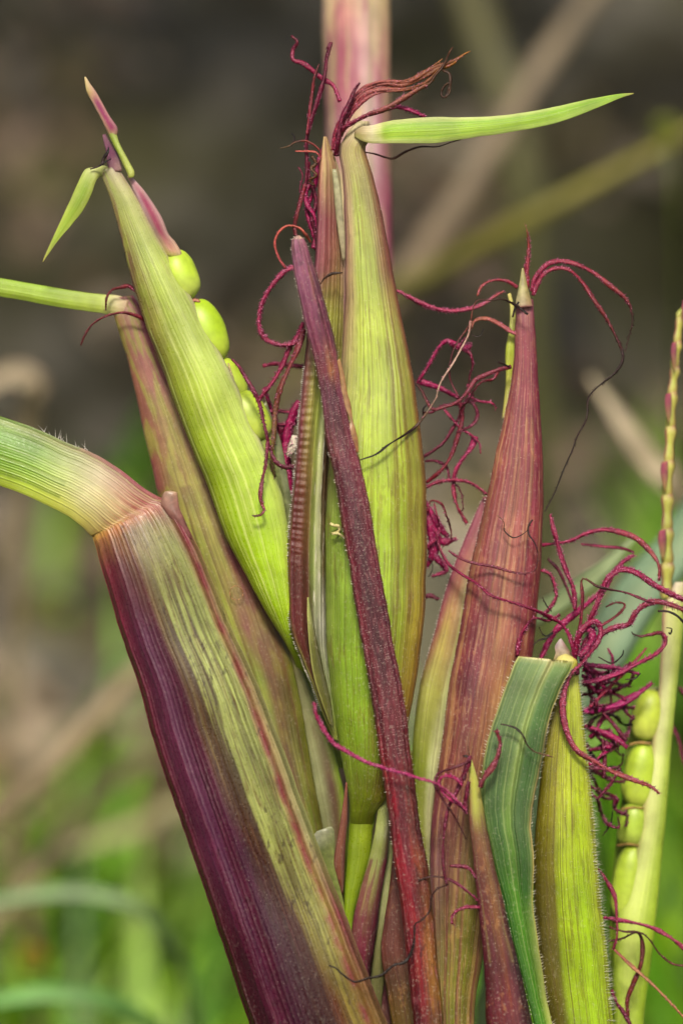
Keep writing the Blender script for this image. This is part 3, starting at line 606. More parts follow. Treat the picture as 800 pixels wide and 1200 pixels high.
fuzz('A', 260, A, .35, .98, 11.5, 18, (.5, 1.), (190, 170, 150), lean=(0, -1.5, .1), r=.4, seed=3)

# ------------------------------------------------------------------ pink-olive husked ear behind it
B = thing('husked_ear', 'narrow pink and olive husked ear between the purple sheath and the kernel ear', 'ear', P(450, 1600, .1), EARS)
sheath('husk', [(128, 350, 156, 346), (135, 375, 174, 372), (150, 424, 194, 420), (165, 491, 224, 472), (184, 574, 264, 560), (205, 650, 300, 650), (235, 730, 330, 735), (262, 800, 347, 795), (290, 880, 362, 878), (318, 950, 378, 965), (350, 1040, 397, 1060), (385, 1150, 430, 1160), (450, 1500, 500, 1500)], B, M_HUSK, [
    (0, [(0, (190, 160, 130)), (.5, (200, 150, 140)), (1, (160, 80, 100))]), (1, [(0, (150, 120, 70)), (.4, (164, 130, 104)), (1, (146, 66, 90))]), (2, [(0, (146, 106, 74)), (.4, (160, 112, 96)), (1, (142, 70, 88))]),
    (3, [(0, (140, 90, 74)), (.45, (146, 120, 80)), (1, (138, 78, 80))]), (4, [(0, (136, 76, 76)), (.35, (140, 132, 66)), (.6, (150, 150, 64)), (.85, (140, 84, 82)), (1, (120, 80, 60))]),
    (5, [(0, OL), (.3, (150, 164, 64)), (.55, (144, 150, 60)), (.7, (136, 70, 78)), (.9, (124, 94, 66)), (1, (110, 90, 50))]), (6, [(0, OL), (.35, (150, 160, 66)), (.55, (124, 78, 70)), (.8, (126, 100, 72)), (1, (104, 88, 50))]),
    (7, [(0, OL), (.35, (146, 160, 76)), (.5, (136, 150, 64)), (.65, (112, 86, 60)), (.85, (100, 84, 50)), (1, (120, 130, 46))]), (9, [(0, OL), (.45, (160, 160, 110)), (.6, (104, 74, 56)), (.8, (104, 116, 40)), (1, (96, 90, 40))]), (12, [OL, OL])],
    d=.045, bulge=.5, back=.4, nu=72, ridges=(17, .5), seed=30, key='B',
    blot=[((138, 56, 82), 5, 16, .42, .66, .75, lambda u, t: max(0, 1-t/7)*(.4+.8*u)), ((150, 146, 70), 7, 26, .48, .66, .75, lambda u, t: 1 if t < 5 else .4), ((98, 62, 50), 10, 3, .5, .66, .5, lambda u, t: 1 if t > 4 else 0)])
sheath('leaf_blade', [(152, 350, 146, 372), (138, 346, 136, 370), (118, 345, 116, 367), (90, 341, 88, 363), (60, 336, 60, 359), (0, 326, 0, 347), (-70, 316, -70, 336), (-200, 330, -200, 340), (-300, 380, -300, 382)], B, M_BLADE,
       [(0, [(206, 170, 140), (200, 170, 130)]), (1, [(214, 200, 150), (206, 196, 140)]), (2, [(170, 190, 84), (176, 196, 84)]), (4, [(150, 186, 48), (166, 196, 66)]), (8, [GR, GR])], d=.04, bulge=.35, back=-1, nu=40, ridges=(5, .5), seed=31, prof='soft')
silk([(164, 346, .0), (152, 336), (142, 337), (131, 341), (125, 350), (124, 364)], [2.5, 3.2, 3, 2], RB, B, .02, .25, 2.5)
silk([(176, 378, .02), (160, 370), (146, 367), (134, 368), (122, 372), (108, 381), (100, 393), (95, 406)], [3.5, 3.2, 2.2, 1.2], RB, B, .015, .25, 2.5)
o_ = [(310+14*math.cos(k*.5236)/2-7, 0) for k in range(12)]
silk([(277+8*math.cos(k*.5712), 695+8*math.sin(k*.5712)) for k in range(12)], [.9, .9], [(176, 130, 90), (170, 124, 86)], B, .013, 0, name='scar')

# ------------------------------------------------------------------ bright green ear with bare kernels
C_ = thing('kernel_ear', 'pale green open ear showing bare plump kernels along its right edge, wispy tip', 'ear', P(440, 1100, .1), EARS)
sheath('husk', [(117, 200, 138, 194), (130, 235, 160, 230), (143, 285, 187, 282), (155, 330, 216, 332), (172, 385, 247, 391), (190, 432, 275, 447), (215, 500, 300, 505), (240, 560, 325, 560), (262, 622, 338, 618), (285, 668, 343, 670), (312, 718, 347, 724), (342, 768, 352, 772, .03), (352, 800, 366, 802, .07), (372, 840, 388, 842, .1), (395, 900, 410, 900, .1)], C_, M_FRESH, [
    (0, [(0, (160, 160, 110)), (.5, (170, 160, 130)), (1, (150, 120, 130))]), (1, [(0, (140, 120, 80)), (.25, (146, 156, 80)), (.8, (160, 164, 100)), (1, (176, 150, 140))]), (2.5, [(0, (120, 90, 70)), (.2, (128, 126, 62)), (.5, (156, 176, 74)), (.9, (172, 186, 96)), (1, (190, 180, 140))]),
    (4, [(0, (116, 92, 60)), (.2, (140, 146, 60)), (.5, (166, 188, 74)), (.88, (180, 200, 100)), (1, (206, 206, 150))]), (6, [(0, (116, 130, 44)), (.2, (146, 170, 50)), (.6, (172, 198, 72)), (.9, (186, 208, 104)), (1, (206, 206, 150))]),
    (8, [(0, (124, 142, 30)), (.3, (152, 188, 36)), (.7, (166, 202, 54)), (1, (184, 206, 96))]), (10, [(0, (130, 150, 30)), (.5, (158, 196, 36)), (1, (160, 190, 50))]), (13, [GR, GR])],
    d=.0, bulge=.55, back=.35, nu=84, ridges=(15, .7), seed=40, key='C', blot=[((104, 66, 66), 9, 30, .46, .66, .75, lambda u, t: max(0, 1-u/.4)*max(0, 1-t/7)), ((140, 130, 84), 12, 36, .56, .74, .5, lambda u, t: max(0, 1-t/7)), ((150, 170, 60), 6, 22, .5, .75, .4, None), ((210, 222, 130), 34, 1.4, .6, .72, .55, lambda u, t: 1 if t > 4 else .3)])
sheath('inner_husk', [(300, 480, 312, 470), (316, 520, 330, 520), (324, 560, 339, 570), (334, 610, 348, 610), (342, 660, 352, 650), (350, 720, 356, 715)], C_, M_MEMB, [(0, [(190, 196, 130), (150, 150, 110)]), (2, [(166, 176, 116), (140, 150, 110)]), (5, [(150, 160, 90)]*2)], d=.012, bulge=.3, nu=28, ridges=(3, .5), seed=41)
sheath('rachis', [(185, 285, 200, 285), (195, 305, 226, 318), (205, 335, 229, 346), (212, 356, 236, 360), (225, 385, 262, 395), (238, 415, 269, 424), (250, 440, 277, 450), (262, 462, 285, 468), (275, 495, 306, 500), (295, 530, 322, 545), (318, 570, 334, 585)], C_, M_FRESH,
       [(0, [(180, 186, 110), (190, 170, 120)]), (3, [(176, 196, 80), (176, 150, 100)]), (4, [(180, 196, 90)]*2), (5.2, [(190, 200, 110), (180, 160, 110)]), (7, [(186, 200, 110), (190, 196, 130)]), (10, [(180, 196, 100)]*2)], d=.02, bulge=.4, nu=32, ridges=None, seed=47)
kernel(209, 323, 23, 31, -20, .01, C_, tip=.05)
kernel(239, 389, 26, 39, -17, .012, C_, (172, 204, 44), (200, 216, 96), tip=.08)
kernel(268, 445, 18, 27, -24, .018, C_, (176, 200, 60), (190, 204, 96))
kernel(291, 489, 24, 32, -22, .012, C_, (180, 204, 66), (196, 210, 110))
kernel(308, 525, 18, 28, -18, .022, C_, (170, 196, 66), (190, 206, 100))
for pts, cs in (([(224, 352), (232, 352), (234, 356)], TAN), ([(268, 426), (271, 440), (277, 462), (290, 470), (301, 481)], [(176, 150, 110), (190, 180, 130), (170, 140, 90)])):
    silk(pts, [2.2, 3, 1.2], cs, C_, .0, 0, name='glume')
sheath('glume', [(149, 206, 155, 207), (156, 222, 171, 226), (166, 245, 188, 252), (178, 268, 197, 273), (186, 284, 205, 283), (191, 294, 213, 297), (194, 300, 211, 302)], C_, M_RED,
       [(0, [(190, 150, 150), (180, 150, 150)]), (1.5, [(196, 166, 170), (150, 54, 90), (190, 150, 150)]), (3, [(196, 176, 160), (150, 50, 84), (196, 160, 150)]), (4.6, [(196, 180, 120), (180, 130, 110), (206, 170, 140)]), (6, [(180, 190, 80), (196, 196, 110)])], d=.0, bulge=.6, nu=36, ridges=(3, .5), seed=42, step=2.5)
sheath('rachis', [(128, 150, 137, 148), (127, 157, 137, 155), (133, 170, 141, 169), (142, 188, 150, 186), (149, 203, 158, 201), (151, 209, 157, 208)], C_, M_FRESH, [(0, [(170, 186, 90)]*2), (2, [(150, 172, 64), (180, 196, 96)]), (4, [(170, 180, 90)]*2)], d=-.01, bulge=.8, nu=24, ridges=(3, .4), seed=43, step=2.5)
sheath('spikelet', [(99, 90, 101, 90), (100, 99, 106, 98), (102, 108, 112, 106), (109, 121, 119, 118), (118, 138, 128, 135), (125, 152, 137, 149), (128, 158, 138, 156), (131, 161, 136, 160)], C_, M_RED,
       [(0, [(206, 190, 140)]*2), (2, [(200, 176, 110), (190, 150, 130)]), (3, [(200, 160, 140), (140, 40, 96), (190, 140, 130)]), (5, [(190, 150, 120), (150, 40, 90), (180, 120, 130)]), (6, [(200, 180, 130), (190, 150, 120)]), (7, [(180, 186, 90)]*2)], d=-.01, bulge=.8, nu=30, ridges=None, seed=44, step=2, jit=.8)
sheath('glume', [(120, 158, 124, 157), (122, 168, 130, 168), (125, 180, 138, 180), (126, 193, 142, 192), (130, 202, 144, 200)], C_, M_RED, [(0, [(130, 84, 104)]*2), (2, [(116, 56, 90), (90, 34, 70)]), (4, [(150, 110, 120), (160, 130, 120)])], d=-.002, bulge=.6, nu=28, ridges=(3, .4), seed=45, step=2.5)
silk([(120, 194), (122, 186), (126, 178), (128, 173)], [2.5, 3, 1.5], BLK, C_, -.018, .1, 2, label='dark withered scrap at the tip')
silk([(106, 198), (116, 195), (124, 190), (130, 186)], [1.2, 1.8, 1.2], BLK, C_, -.018, .1, 2, label='dark withered scrap at the tip')
sheath('leaf_blade', [(134, 198, 126, 214, .006), (122, 194, 119, 207, -.002), (110, 196, 114, 210), (100, 199, 111, 217), (92, 213, 106, 231), (83, 233, 97, 248), (74, 253, 84, 264), (62, 279, 69, 281), (54, 297, 57, 298), (50, 307, 51, 307)], C_, M_BLADE,
       [(0, [(180, 186, 120), (170, 176, 110)]), (2, [(196, 204, 130), (190, 200, 110)]), (4, [(178, 196, 90), (142, 176, 44), (182, 200, 90)]), (7, [(172, 190, 70), (148, 178, 42), (172, 194, 72)]), (9, [(170, 160, 80)]*2)], d=-.01, bulge=.35, back=-1, nu=40, ridges=(5, .5), seed=46, prof='soft', step=2.5)
# ------------------------------------------------------------------ central ear
D = thing('husked_ear', 'largest central ear, yellow green husk with brown veins and a ribbed brown fold', 'ear', P(430, 1090, .03), EARS)
sheath('husk', [(419, 142, 432, 142), (410, 151, 434, 151), (402, 163, 433, 164), (397, 177, 428, 176), (401, 205, 437, 205), (403, 245, 446, 245), (404, 290, 455, 290), (404, 335, 463, 335), (402, 385, 473, 385), (398, 445, 485, 445), (390, 505, 493, 505), (384, 560, 498, 560), (381, 620, 500, 620), (381, 680, 499, 680), (382, 740, 495, 740), (386, 800, 486, 806), (393, 850, 476, 858), (402, 900, 463, 905), (408, 930, 453, 934), (410, 946, 444, 947, .004), (410, 958, 438, 958, .010), (410, 985, 434, 985, .034)], D, M_HUSK, [(0, [(216, 206, 160), (206, 196, 150)]), (1.6, [(214, 200, 150), (206, 200, 140)]), (2.4, [(190, 170, 130), (196, 186, 124), (180, 176, 110)]), 
    (3, [(0, (176, 140, 130)), (.2, (190, 180, 120)), (.7, (176, 170, 100)), (1, (140, 100, 60))]), (5, [(0, (160, 110, 116)), (.15, (180, 160, 120)), (.35, (161, 176, 80)), (.7, (152, 150, 90)), (1, (124, 66, 60))]),
    (6.5, [(0, (176, 130, 124)), (.12, (184, 160, 116)), (.3, (176, 196, 84)), (.6, (167, 182, 84)), (.8, (146, 116, 76)), (1, (130, 62, 62))]), (8, [(0, (176, 140, 116)), (.12, (180, 168, 110)), (.3, (180, 200, 82)), (.65, (167, 184, 74)), (.9, (153, 150, 74)), (1, (134, 76, 60))]),
    (10, [(0, (150, 150, 100)), (.15, (171, 184, 90)), (.4, (174, 198, 70)), (.7, (161, 182, 62)), (.92, (152, 156, 66)), (1, (146, 100, 60))]), (12, [(0, (130, 150, 66)), (.2, (142, 172, 64)), (.45, (167, 198, 62)), (.72, (152, 176, 54)), (.93, (150, 150, 60)), (1, (156, 116, 60))]),
    (14, [(0, (130, 150, 66)), (.2, (132, 166, 50)), (.5, (142, 180, 46)), (.75, (138, 158, 48)), (.93, (152, 136, 54)), (1, (150, 108, 54))]), (16, [(0, (120, 144, 50)), (.3, (118, 152, 36)), (.6, (124, 146, 40)), (.85, (140, 116, 46)), (1, (134, 96, 44))]),
    (17.5, [(0, (120, 140, 50)), (.4, (104, 116, 34)), (1, (96, 84, 30))]), (19, [(0, (130, 150, 40)), (1, (120, 134, 40))])],
    d=.0, bulge=.62, back=.5, nu=104, ridges=(17, .7), seed=50, key='D',
    blot=[((112, 78, 44), 26, 1.1, .57, .69, .5, lambda u, t: max(.0, min(1, (u-.25)/.5))), ((120, 86, 50), 30, 12, .64, .76, .35, lambda u, t: 1 if u > .25 else 0), ((150, 92, 96), 5, 8, .5, .7, .5, lambda u, t: max(0, 1-t/5)), ((96, 60, 46), 24, 20, .66, .76, .4, None)])
lip = table([(0, .0), (.08, .55), (.3, .75), (.48, .35), (.62, .0), (.74, .25), (.8, -.05), (.9, -.5), (1, -.2)])
def ribs(u, t, v):   # the cross ribs pinched into the brown fold
    if t < 4.6 or t > 9.3 or u > .46: return 0
    k = min(1, (t-4.6)/.8, (9.3-t)/.8); ph = v*1000/8.4+1.5*noise.noise((v*26, 1., 2.))+.7*noise.noise((v*90, 5., 2.))
    return k*.0032*max(.25, 1+1.1*noise.noise((v*60, 2., 7.)))*(.5+.5*math.cos(6.283*ph))*max(0, 1-abs(u-.2)/.26)
sheath('husk', [(379, 160, 383, 160), (374, 200, 398, 205), (371, 255, 402, 262), (368, 315, 403, 318), (362, 370, 402, 372), (356, 430, 399, 430), (350, 490, 394, 490), (345, 545, 389, 548), (340, 605, 388, 610), (336, 655, 388, 668), (337, 700, 388, 712), (340, 738, 388, 748), (350, 768, 388, 775), (366, 803, 390, 812), (376, 832, 392, 838), (390, 866, 396, 868)], D, M_HUSK, [
    (0, [(0, (206, 180, 120)), (1, (190, 160, 110))]), (1, [(0, (170, 110, 90)), (.4, (190, 170, 110)), (.8, (150, 110, 90)), (1, (206, 206, 160))]), (2, [(0, (130, 62, 78)), (.4, (146, 84, 84)), (.8, (140, 90, 84)), (1, (200, 190, 150))]),
    (3, [(0, (126, 60, 78)), (.4, (140, 88, 80)), (.8, (146, 116, 76)), (1, (170, 140, 120))]), (4, [(0, (120, 50, 70)), (.12, (130, 100, 70)), (.4, (160, 166, 74)), (.8, (150, 150, 70)), (1, (130, 120, 70))]),
    (6, [(0, (170, 110, 110)), (.08, (110, 52, 60)), (.3, (150, 140, 76)), (.5, (156, 168, 76)), (.66, (190, 200, 140)), (.78, (86, 64, 50)), (.9, (80, 62, 48)), (1, (120, 130, 60))]),
    (7.5, [(0, (190, 160, 150)), (.06, (104, 48, 52)), (.25, (112, 66, 54)), (.42, (130, 100, 60)), (.55, (140, 150, 76)), (.68, (196, 202, 150)), (.78, (92, 72, 52)), (.92, (82, 62, 50)), (1, (130, 150, 70))]),
    (9, [(0, (124, 70, 66)), (.12, (94, 44, 46)), (.3, (104, 58, 52)), (.45, (96, 56, 44)), (.56, (130, 146, 76)), (.7, (176, 184, 140)), (.82, (96, 84, 56)), (1, (130, 160, 80))]),
    (10.6, [(0, (116, 60, 60)), (.15, (92, 42, 46)), (.4, (90, 44, 44)), (.52, (80, 48, 40)), (.66, (150, 156, 126)), (.8, (186, 186, 170)), (1, (150, 164, 120))]), (12, [(0, (130, 130, 60)), (.2, (96, 50, 46)), (.4, (70, 44, 36)), (.6, (90, 96, 40)), (.8, (170, 176, 140)), (1, (150, 166, 110))]),
    (14, [(0, (150, 156, 70)), (.3, (84, 66, 36)), (.6, (90, 100, 40)), (1, (150, 170, 80))]), (15, [(130, 140, 50)]*2)],
    d=-.008, bulge=.75, back=-1, prof=lip, nu=88, ridges=(11, .45), seed=51, bumps=ribs, key='Df', step=2.4,
    blot=[((140, 60, 84), 4, 8, .48, .66, .6, lambda u, t: max(0, 1-t/4)), ((210, 205, 190), 26, 40, .64, .74, .5, lambda u, t: 1 if t > 5 and .55 < u < .9 else 0)])
sheath('husk', [(389, 198, 394, 198), (391, 225, 399, 225), (393, 250, 402, 250), (397, 280, 404, 280), (401, 305, 404, 305)], D, M_MEMB, [(0, [(206, 206, 160)]*2), (4, [(190, 176, 140)]*2)], d=-.016, bulge=.4, nu=24, ridges=None, seed=52, label=None) if False else \
sheath('husk', [(389, 198, 394, 198), (391, 225, 399, 225), (393, 250, 402, 250), (397, 280, 404, 280), (401, 305, 404, 305)], D, M_MEMB, [(0, [(206, 206, 160)]*2), (4, [(190, 176, 140)]*2)], d=-.016, bulge=.4, nu=24, ridges=None, seed=52)
sheath('husk', [(360, 700, 362, 700), (360, 725, 367, 728), (362, 755, 374, 762), (366, 785, 381, 792), (373, 812, 387, 818), (386, 848, 391, 852)], D, M_HUSK, [(0, [(190, 196, 110), (90, 96, 40)]), (2, [(0, (190, 190, 110)), (.2, (96, 100, 34)), (1, (74, 72, 26))]), (5, [(0, (170, 170, 90)), (.3, (90, 90, 30)), (1, (80, 84, 30))])], d=-.03, bulge=.5, back=-1, nu=28, ridges=(3, .4), seed=53, step=2.5)
sheath('leaf_blade', [(415, 154, 415, 160, -.012), (423, 148, 423, 165, -.017), (430, 147, 430, 167, -.020), (436, 146, 436, 168, -.02), (444, 144, 446, 168, -.02), (458, 141, 460, 168), (487, 138, 487, 168), (510, 137, 512, 167), (555, 137, 556, 161), (600, 134, 602, 154), (650, 125, 655, 143), (695, 115, 700, 126), (725, 110, 726, 115), (742, 109, 742, 110)], D, M_BLADE, [
    (0, [(176, 150, 120), (176, 172, 100)]), (.5, [(190, 170, 130), (180, 176, 104)]), (1.3, [(210, 190, 150), (200, 190, 120)]), (3, [(220, 206, 170), (214, 206, 160), (196, 196, 130)]), (4, [(216, 212, 150), (196, 210, 110), (204, 206, 140)]), (4.5, [(0, (190, 206, 110)), (.4, (146, 190, 34)), (.7, (168, 202, 60)), (1, (200, 206, 130))]), (6, [(0, (190, 200, 120)), (.3, (146, 190, 34)), (.7, (166, 202, 52)), (1, (190, 206, 120))]),
    (9, [(0, (180, 196, 110)), (.3, (154, 196, 36)), (.7, (162, 200, 48)), (1, (176, 200, 100))]), (12, [(150, 190, 50), (160, 196, 60)]), (13, [(190, 170, 90)]*2)],
    d=-.023, bulge=.2, back=-1, nu=52, ridges=(8, .55), seed=54, prof='soft', step=2.6, blot=[((110, 170, 20), 14, 1.2, .5, .68, .5, lambda u, t: 1 if t > 4.6 else 0)])
fuzz('Df', 420, D, .0, .05, 5, 14, (1.5, 4), (220, 214, 206), lean=(-.6, -.3, .2), r=.28, seed=6)
fuzz('D', 200, D, .06, .99, 3, 17, (.4, .8), (206, 196, 150), lean=(0, -2, .1), r=.34, seed=7)
fuzz('D', 90, D, .97, 1, 3, 17, (1.5, 3), (206, 190, 150), r=.25, seed=8)
S = D
silk([(398, 118, .0), (390, 100), (380, 94), (372, 88), (356, 75), (344, 70), (343, 58), (348, 49), (341, 42)], [3, 3.5, 4, 3.6, 2], [(140, 40, 76), (136, 36, 70), (120, 32, 62), (90, 40, 50)], S, .005, .3, 2.5)
silk([(357, 232, .0), (358, 212), (359, 190), (359, 165), (365, 142), (372, 117), (380, 92), (383, 67), (388, 50), (384, 58)], [4, 4, 4, 4.3, 4, 2.6], DARK, S, 0, .3, 2.2)
silk([(360, 158, -.01), (363, 130), (366, 105), (368, 92), (374, 75)], [2.5, 3, 2, 1.2], RB, S, .0, .2, 2)
silk([(394, 182, -.01), (396, 166), (400, 142), (408, 122), (416, 106), (421, 97)], [4.5, 5, 5.5, 4, 2.5], DARK, S, -.02, .3, 2.4)
BB = [(128, 36, 62), (136, 54, 66), (150, 84, 80), (130, 74, 54), (104, 62, 32), (150, 98, 44)]
for pts, r_ in (([(390, 176, -.005), (395, 150), (402, 134), (410, 120), (424, 106), (440, 98), (457, 95), (475, 95), (490, 89), (506, 80), (522, 75), (534, 70), (543, 63), (551, 60)], [4, 4, 4, 4, 4, 3.4, 3, 1]),
                ([(393, 174, -.01), (399, 148), (407, 130), (418, 114), (434, 103), (452, 99), (470, 100), (486, 95), (500, 88), (512, 80), (524, 79), (534, 73)], [3.4, 4, 4, 3.6, 3.6, 3.2, 2]),
                ([(396, 170, .0), (403, 146), (411, 130), (424, 113), (441, 105), (460, 104), (478, 104), (495, 98), (505, 90), (512, 84), (516, 74)], [3, 3.4, 3.6, 3.2, 3, 1.4]),
                ([(400, 160, .004), (412, 134), (428, 116), (446, 108), (466, 108), (484, 104), (498, 99), (508, 94)], [2.6, 3, 3, 2.4, 1.2]),
                ([(404, 150, -.012), (416, 126), (430, 110), (448, 102), (464, 97), (480, 93), (496, 84), (510, 76), (518, 68)], [2, 2.6, 2.6, 2.2, 1])):
    silk(pts, r_, BB, S, -.008, .25, 2.2)
silk([(498, 102), (504, 96), (510, 88), (517, 80), (522, 70), (527, 60), (530, 56)], [3, 3, 2.6, 2.2, 1.6], [(84, 54, 30), (66, 44, 28), (96, 60, 40)], S, -.015, 0)
silk([(518, 82), (526, 86), (528, 95), (526, 104), (521, 114), (517, 112), (519, 104), (525, 98), (527, 106), (522, 115)], [2, 2.2, 2, 1.6], [(70, 48, 26), (60, 42, 24), (70, 50, 30)], S, -.015, 0)
silk([(396, 160, -.01), (404, 150), (414, 143), (432, 134), (450, 128), (470, 117), (486, 107), (500, 99)], [4.5, 4, 4.5, 5, 4], [(112, 26, 56), (116, 38, 60), (140, 84, 76), (130, 80, 60)], S, -.018, .4, 3)
silk([(452, 129), (463, 126), (476, 127), (486, 132), (497, 137)], [4, 5, 4.5, 4], MAG, S, -.004, 1.1, 3)
silk([(428, 178, .0), (440, 181), (452, 184), (461, 186), (475, 178), (492, 172), (512, 172), (528, 167), (540, 163)], [1.2, 1.6, 1.7, 1.6, 1.4], [(80, 50, 44), (70, 44, 32), (84, 60, 44)], S, .0, 0)
silk([(328, 174), (337, 171), (347, 166), (360, 166), (372, 174), (376, 184), (372, 192)], [2.2, 1.6, 1.8, 2, 2], [(84, 70, 44), (80, 50, 40), (140, 60, 60), (130, 60, 66)], S, -.012, 0)
silk([(340, 172), (345, 162), (342, 156)], [1.2, 1.5, 1], BLK, S, -.012, 0)
silk([(346, 178), (358, 176), (370, 178), (376, 186)], [1.5, 2, 2], ORG, S, -.008, .1, 2)
silk([(366, 182), (370, 192), (364, 198), (370, 205), (363, 211), (369, 217), (360, 214)], [2.5, 2.8, 2.5, 1.5], [(74, 50, 30), (90, 60, 34), (60, 40, 26)], S, -.012, 0)
silk([(380, 172, .01), (374, 190), (371, 205), (366, 228), (360, 246), (364, 262), (369, 280), (367, 292)], [4, 5, 5, 5.5, 6, 4], MAG, S, .01, .5, 3)
silk([(362, 190, .0), (361, 206), (366, 222), (371, 238), (366, 256), (370, 274), (372, 290)], [4, 4.5, 4.5, 4, 3], DARK, S, .004, .5, 3)
silk([(364, 214), (358, 226), (360, 240), (368, 252), (372, 268)], [3.5, 4, 4.5, 3], MAG, S, .0, .5, 3)
silk([(358, 216), (353, 232), (348, 252), (346, 266), (347, 280)], [3, 3.6, 3.6, 3], RB, S, -.004, .4, 3)
silk([(350, 196), (354, 206), (351, 222), (357, 232)], [2, 2.5, 2], DARK, S, .0, .3, 2)
silk([(364, 284, .01), (358, 274), (350, 267), (337, 264), (326, 272), (322, 286), (327, 302), (336, 314)], [2, 2.6, 3, 3, 2], ORG, S, -.004, .1, 2)
silk([(352, 308, -.005), (345, 312), (334, 318), (321, 331), (311, 347), (304, 364), (304, 383), (311, 397), (325, 404), (340, 405), (350, 400)], [3, 3.5, 4, 4, 4, 3.5], PINK, S, -.005, 1.0, 4.5)
silk([(356, 378, .0), (350, 392), (340, 408), (331, 427), (320, 448), (306, 467), (300, 482)], [5.5, 6, 5.5, 5, 4], PINK, S, .004, .6, 4)
silk([(357, 386, -.005), (348, 410), (338, 432), (328, 455), (323, 480), (321, 510), (318, 540), (322, 560)], [4.5, 5, 4.5, 4, 3.5, 2.5], [(120, 50, 62), (126, 60, 62), (112, 62, 54), (110, 84, 50), (100, 86, 44)], S, -.008, .5, 4)
silk([(272, 421), (279, 429), (286, 438), (297, 457), (304, 474), (308, 490), (312, 508), (316, 525), (322, 540), (333, 548), (344, 547)], [1.5, 3, 3.5, 3.2, 3, 3.2, 3], PURP, S, -.034, .7, 3.2)
silk([(314, 516), (312, 530), (311, 545), (307, 562), (305, 580), (308, 592), (310, 598), (304, 605), (297, 604)], [3, 3, 2.8, 2.4, 1.4], [(112, 42, 62), (118, 52, 66), (126, 66, 60), (70, 44, 30)], S, -.04, .8, 2.8)
for y0, y1, r_ in ((427, 430, 4.5), (482, 481, 3.4), (497, 492, 4)):
    silk([(308, y0+2), (322, y0), (338, y0+1), (356, y1)], [r_*.8, r_, r_], PINK, S, .03, .5, 3.5)
silk([(352, 470, .02), (342, 490), (336, 515), (336, 545), (340, 575), (346, 604)], [8, 9, 8, 8, 6], MAG, S, .02, .9, 4)
silk([(330, 500, .02), (326, 520), (332, 540), (344, 560)], [6, 7, 6, 4], DARK, S, .028, .9, 4)
silk([(310, 455, .02), (318, 480), (326, 505), (334, 530)], [5, 5, 5, 4], MAG, S, .035, .8, 4)
silk([(345, 510), (342, 525), (338, 535)], [5, 7, 4], [(206, 196, 180), (190, 180, 160)], S, .0, 1.0, 5, label='pale hairy tuft')

# ------------------------------------------------------------------ purple straw leaning across the central ear
E = thing('dry_stalk', 'flat dark purple stalk leaning across the front of the central ear, torn pale edge', 'stalk', P(520, 1700, 0))
EP = [(0, (130, 70, 96)), (.3, (116, 54, 78)), (.6, (96, 38, 64)), (1, (116, 54, 72))]
chan = table([(0, 0), (.08, .6), (.3, .95), (.5, .78), (.62, .8), (.8, .95), (.93, .6), (1, 0)])
sheath('straw', [(347, 276, 351, 276), (343, 280, 355, 279), (341, 287, 359, 285), (346, 330, 373, 329), (355, 370, 386, 372), (366, 412, 395, 410), (374, 455, 400, 448), (381, 505, 410, 496), (391, 560, 425, 555), (402, 620, 437, 615), (413, 690, 449, 685), (424, 755, 459, 745), (436, 825, 473, 818), (446, 890, 481, 883), (455, 960, 490, 952), (466, 1035, 503, 1030), (476, 1115, 511, 1112), (484, 1200, 520, 1198), (500, 1350, 540, 1350), (530, 1700, 570, 1700)], E, M_STRAW, [
    (1, [(206, 170, 160), (200, 160, 140)]), (.8, [(150, 92, 120), (150, 90, 110)]), (3, [(0, (140, 84, 112)), (.5, (124, 62, 92)), (1, (120, 60, 80))]), (4.5, EP), (5.6, [(0, (110, 54, 62)), (.4, (112, 46, 58)), (.6, (150, 96, 60)), (1, (120, 60, 70))]), (6.2, EP), (7, [(0, (106, 44, 58)), (.5, (100, 40, 58)), (1, (110, 50, 60))]),
    (9, [(0, (104, 36, 50)), (.5, (74, 26, 46)), (1, (110, 44, 56))]), (11, [(0, (110, 34, 50)), (.5, (70, 24, 42)), (1, (106, 40, 54))]), (13, [(0, (118, 30, 44)), (.5, (100, 30, 46)), (.8, (112, 50, 54)), (1, (96, 30, 40))]), (14.5, [(0, (124, 24, 42)), (.4, (136, 28, 50)), (.75, (120, 60, 46)), (1, (84, 40, 30))]),
    (16, [(0, (96, 22, 34)), (.4, (124, 26, 42)), (.75, (136, 90, 50)), (1, (104, 60, 34))]), (17, [(0, (86, 18, 30)), (.4, (110, 24, 36)), (.8, (140, 100, 44)), (1, (130, 96, 40))]), (19, [RD, OL])],
    d=-.062, bulge=.55, back=.3, prof=chan, nu=56, ridges=(6, .45), seed=60, key='E', step=2.8, jit=1.0,
    blot=[((64, 16, 40), 3, 12, .5, .68, .6, None), ((150, 100, 56), 4, 10, .68, .82, .5, lambda u, t: 1 if t < 6 else .2), ((146, 84, 92), 18, 60, .6, .74, .4, None)])
sheath('torn_edge', [(394, 424, 398, 420), (398, 440, 403, 438), (400, 462, 407, 460), (405, 480, 411, 476), (410, 494, 413, 492), (404, 505, 416, 503), (408, 516, 419, 515), (416, 530, 420, 530)], E, M_MEMB, [(0, [(206, 160, 110)]*2), (3, [(220, 180, 140), (190, 140, 90)]), (5, [(226, 190, 150), (200, 150, 100)]), (7, [(190, 130, 90)]*2)], d=-.064, bulge=.4, back=.4, nu=24, ridges=None, seed=61, step=1.6, jit=1.6)
fuzz('E', 1700, E, .04, .96, 5, 13, (.4, .9), (226, 190, 196), lean=(0, -2.2, .1), r=.42, seed=11)
fuzz('E', 170, E, .97, 1, .3, 15, (1.6, 3.6), (226, 214, 196), lean=(.4, 0, .3), r=.3, seed=12)
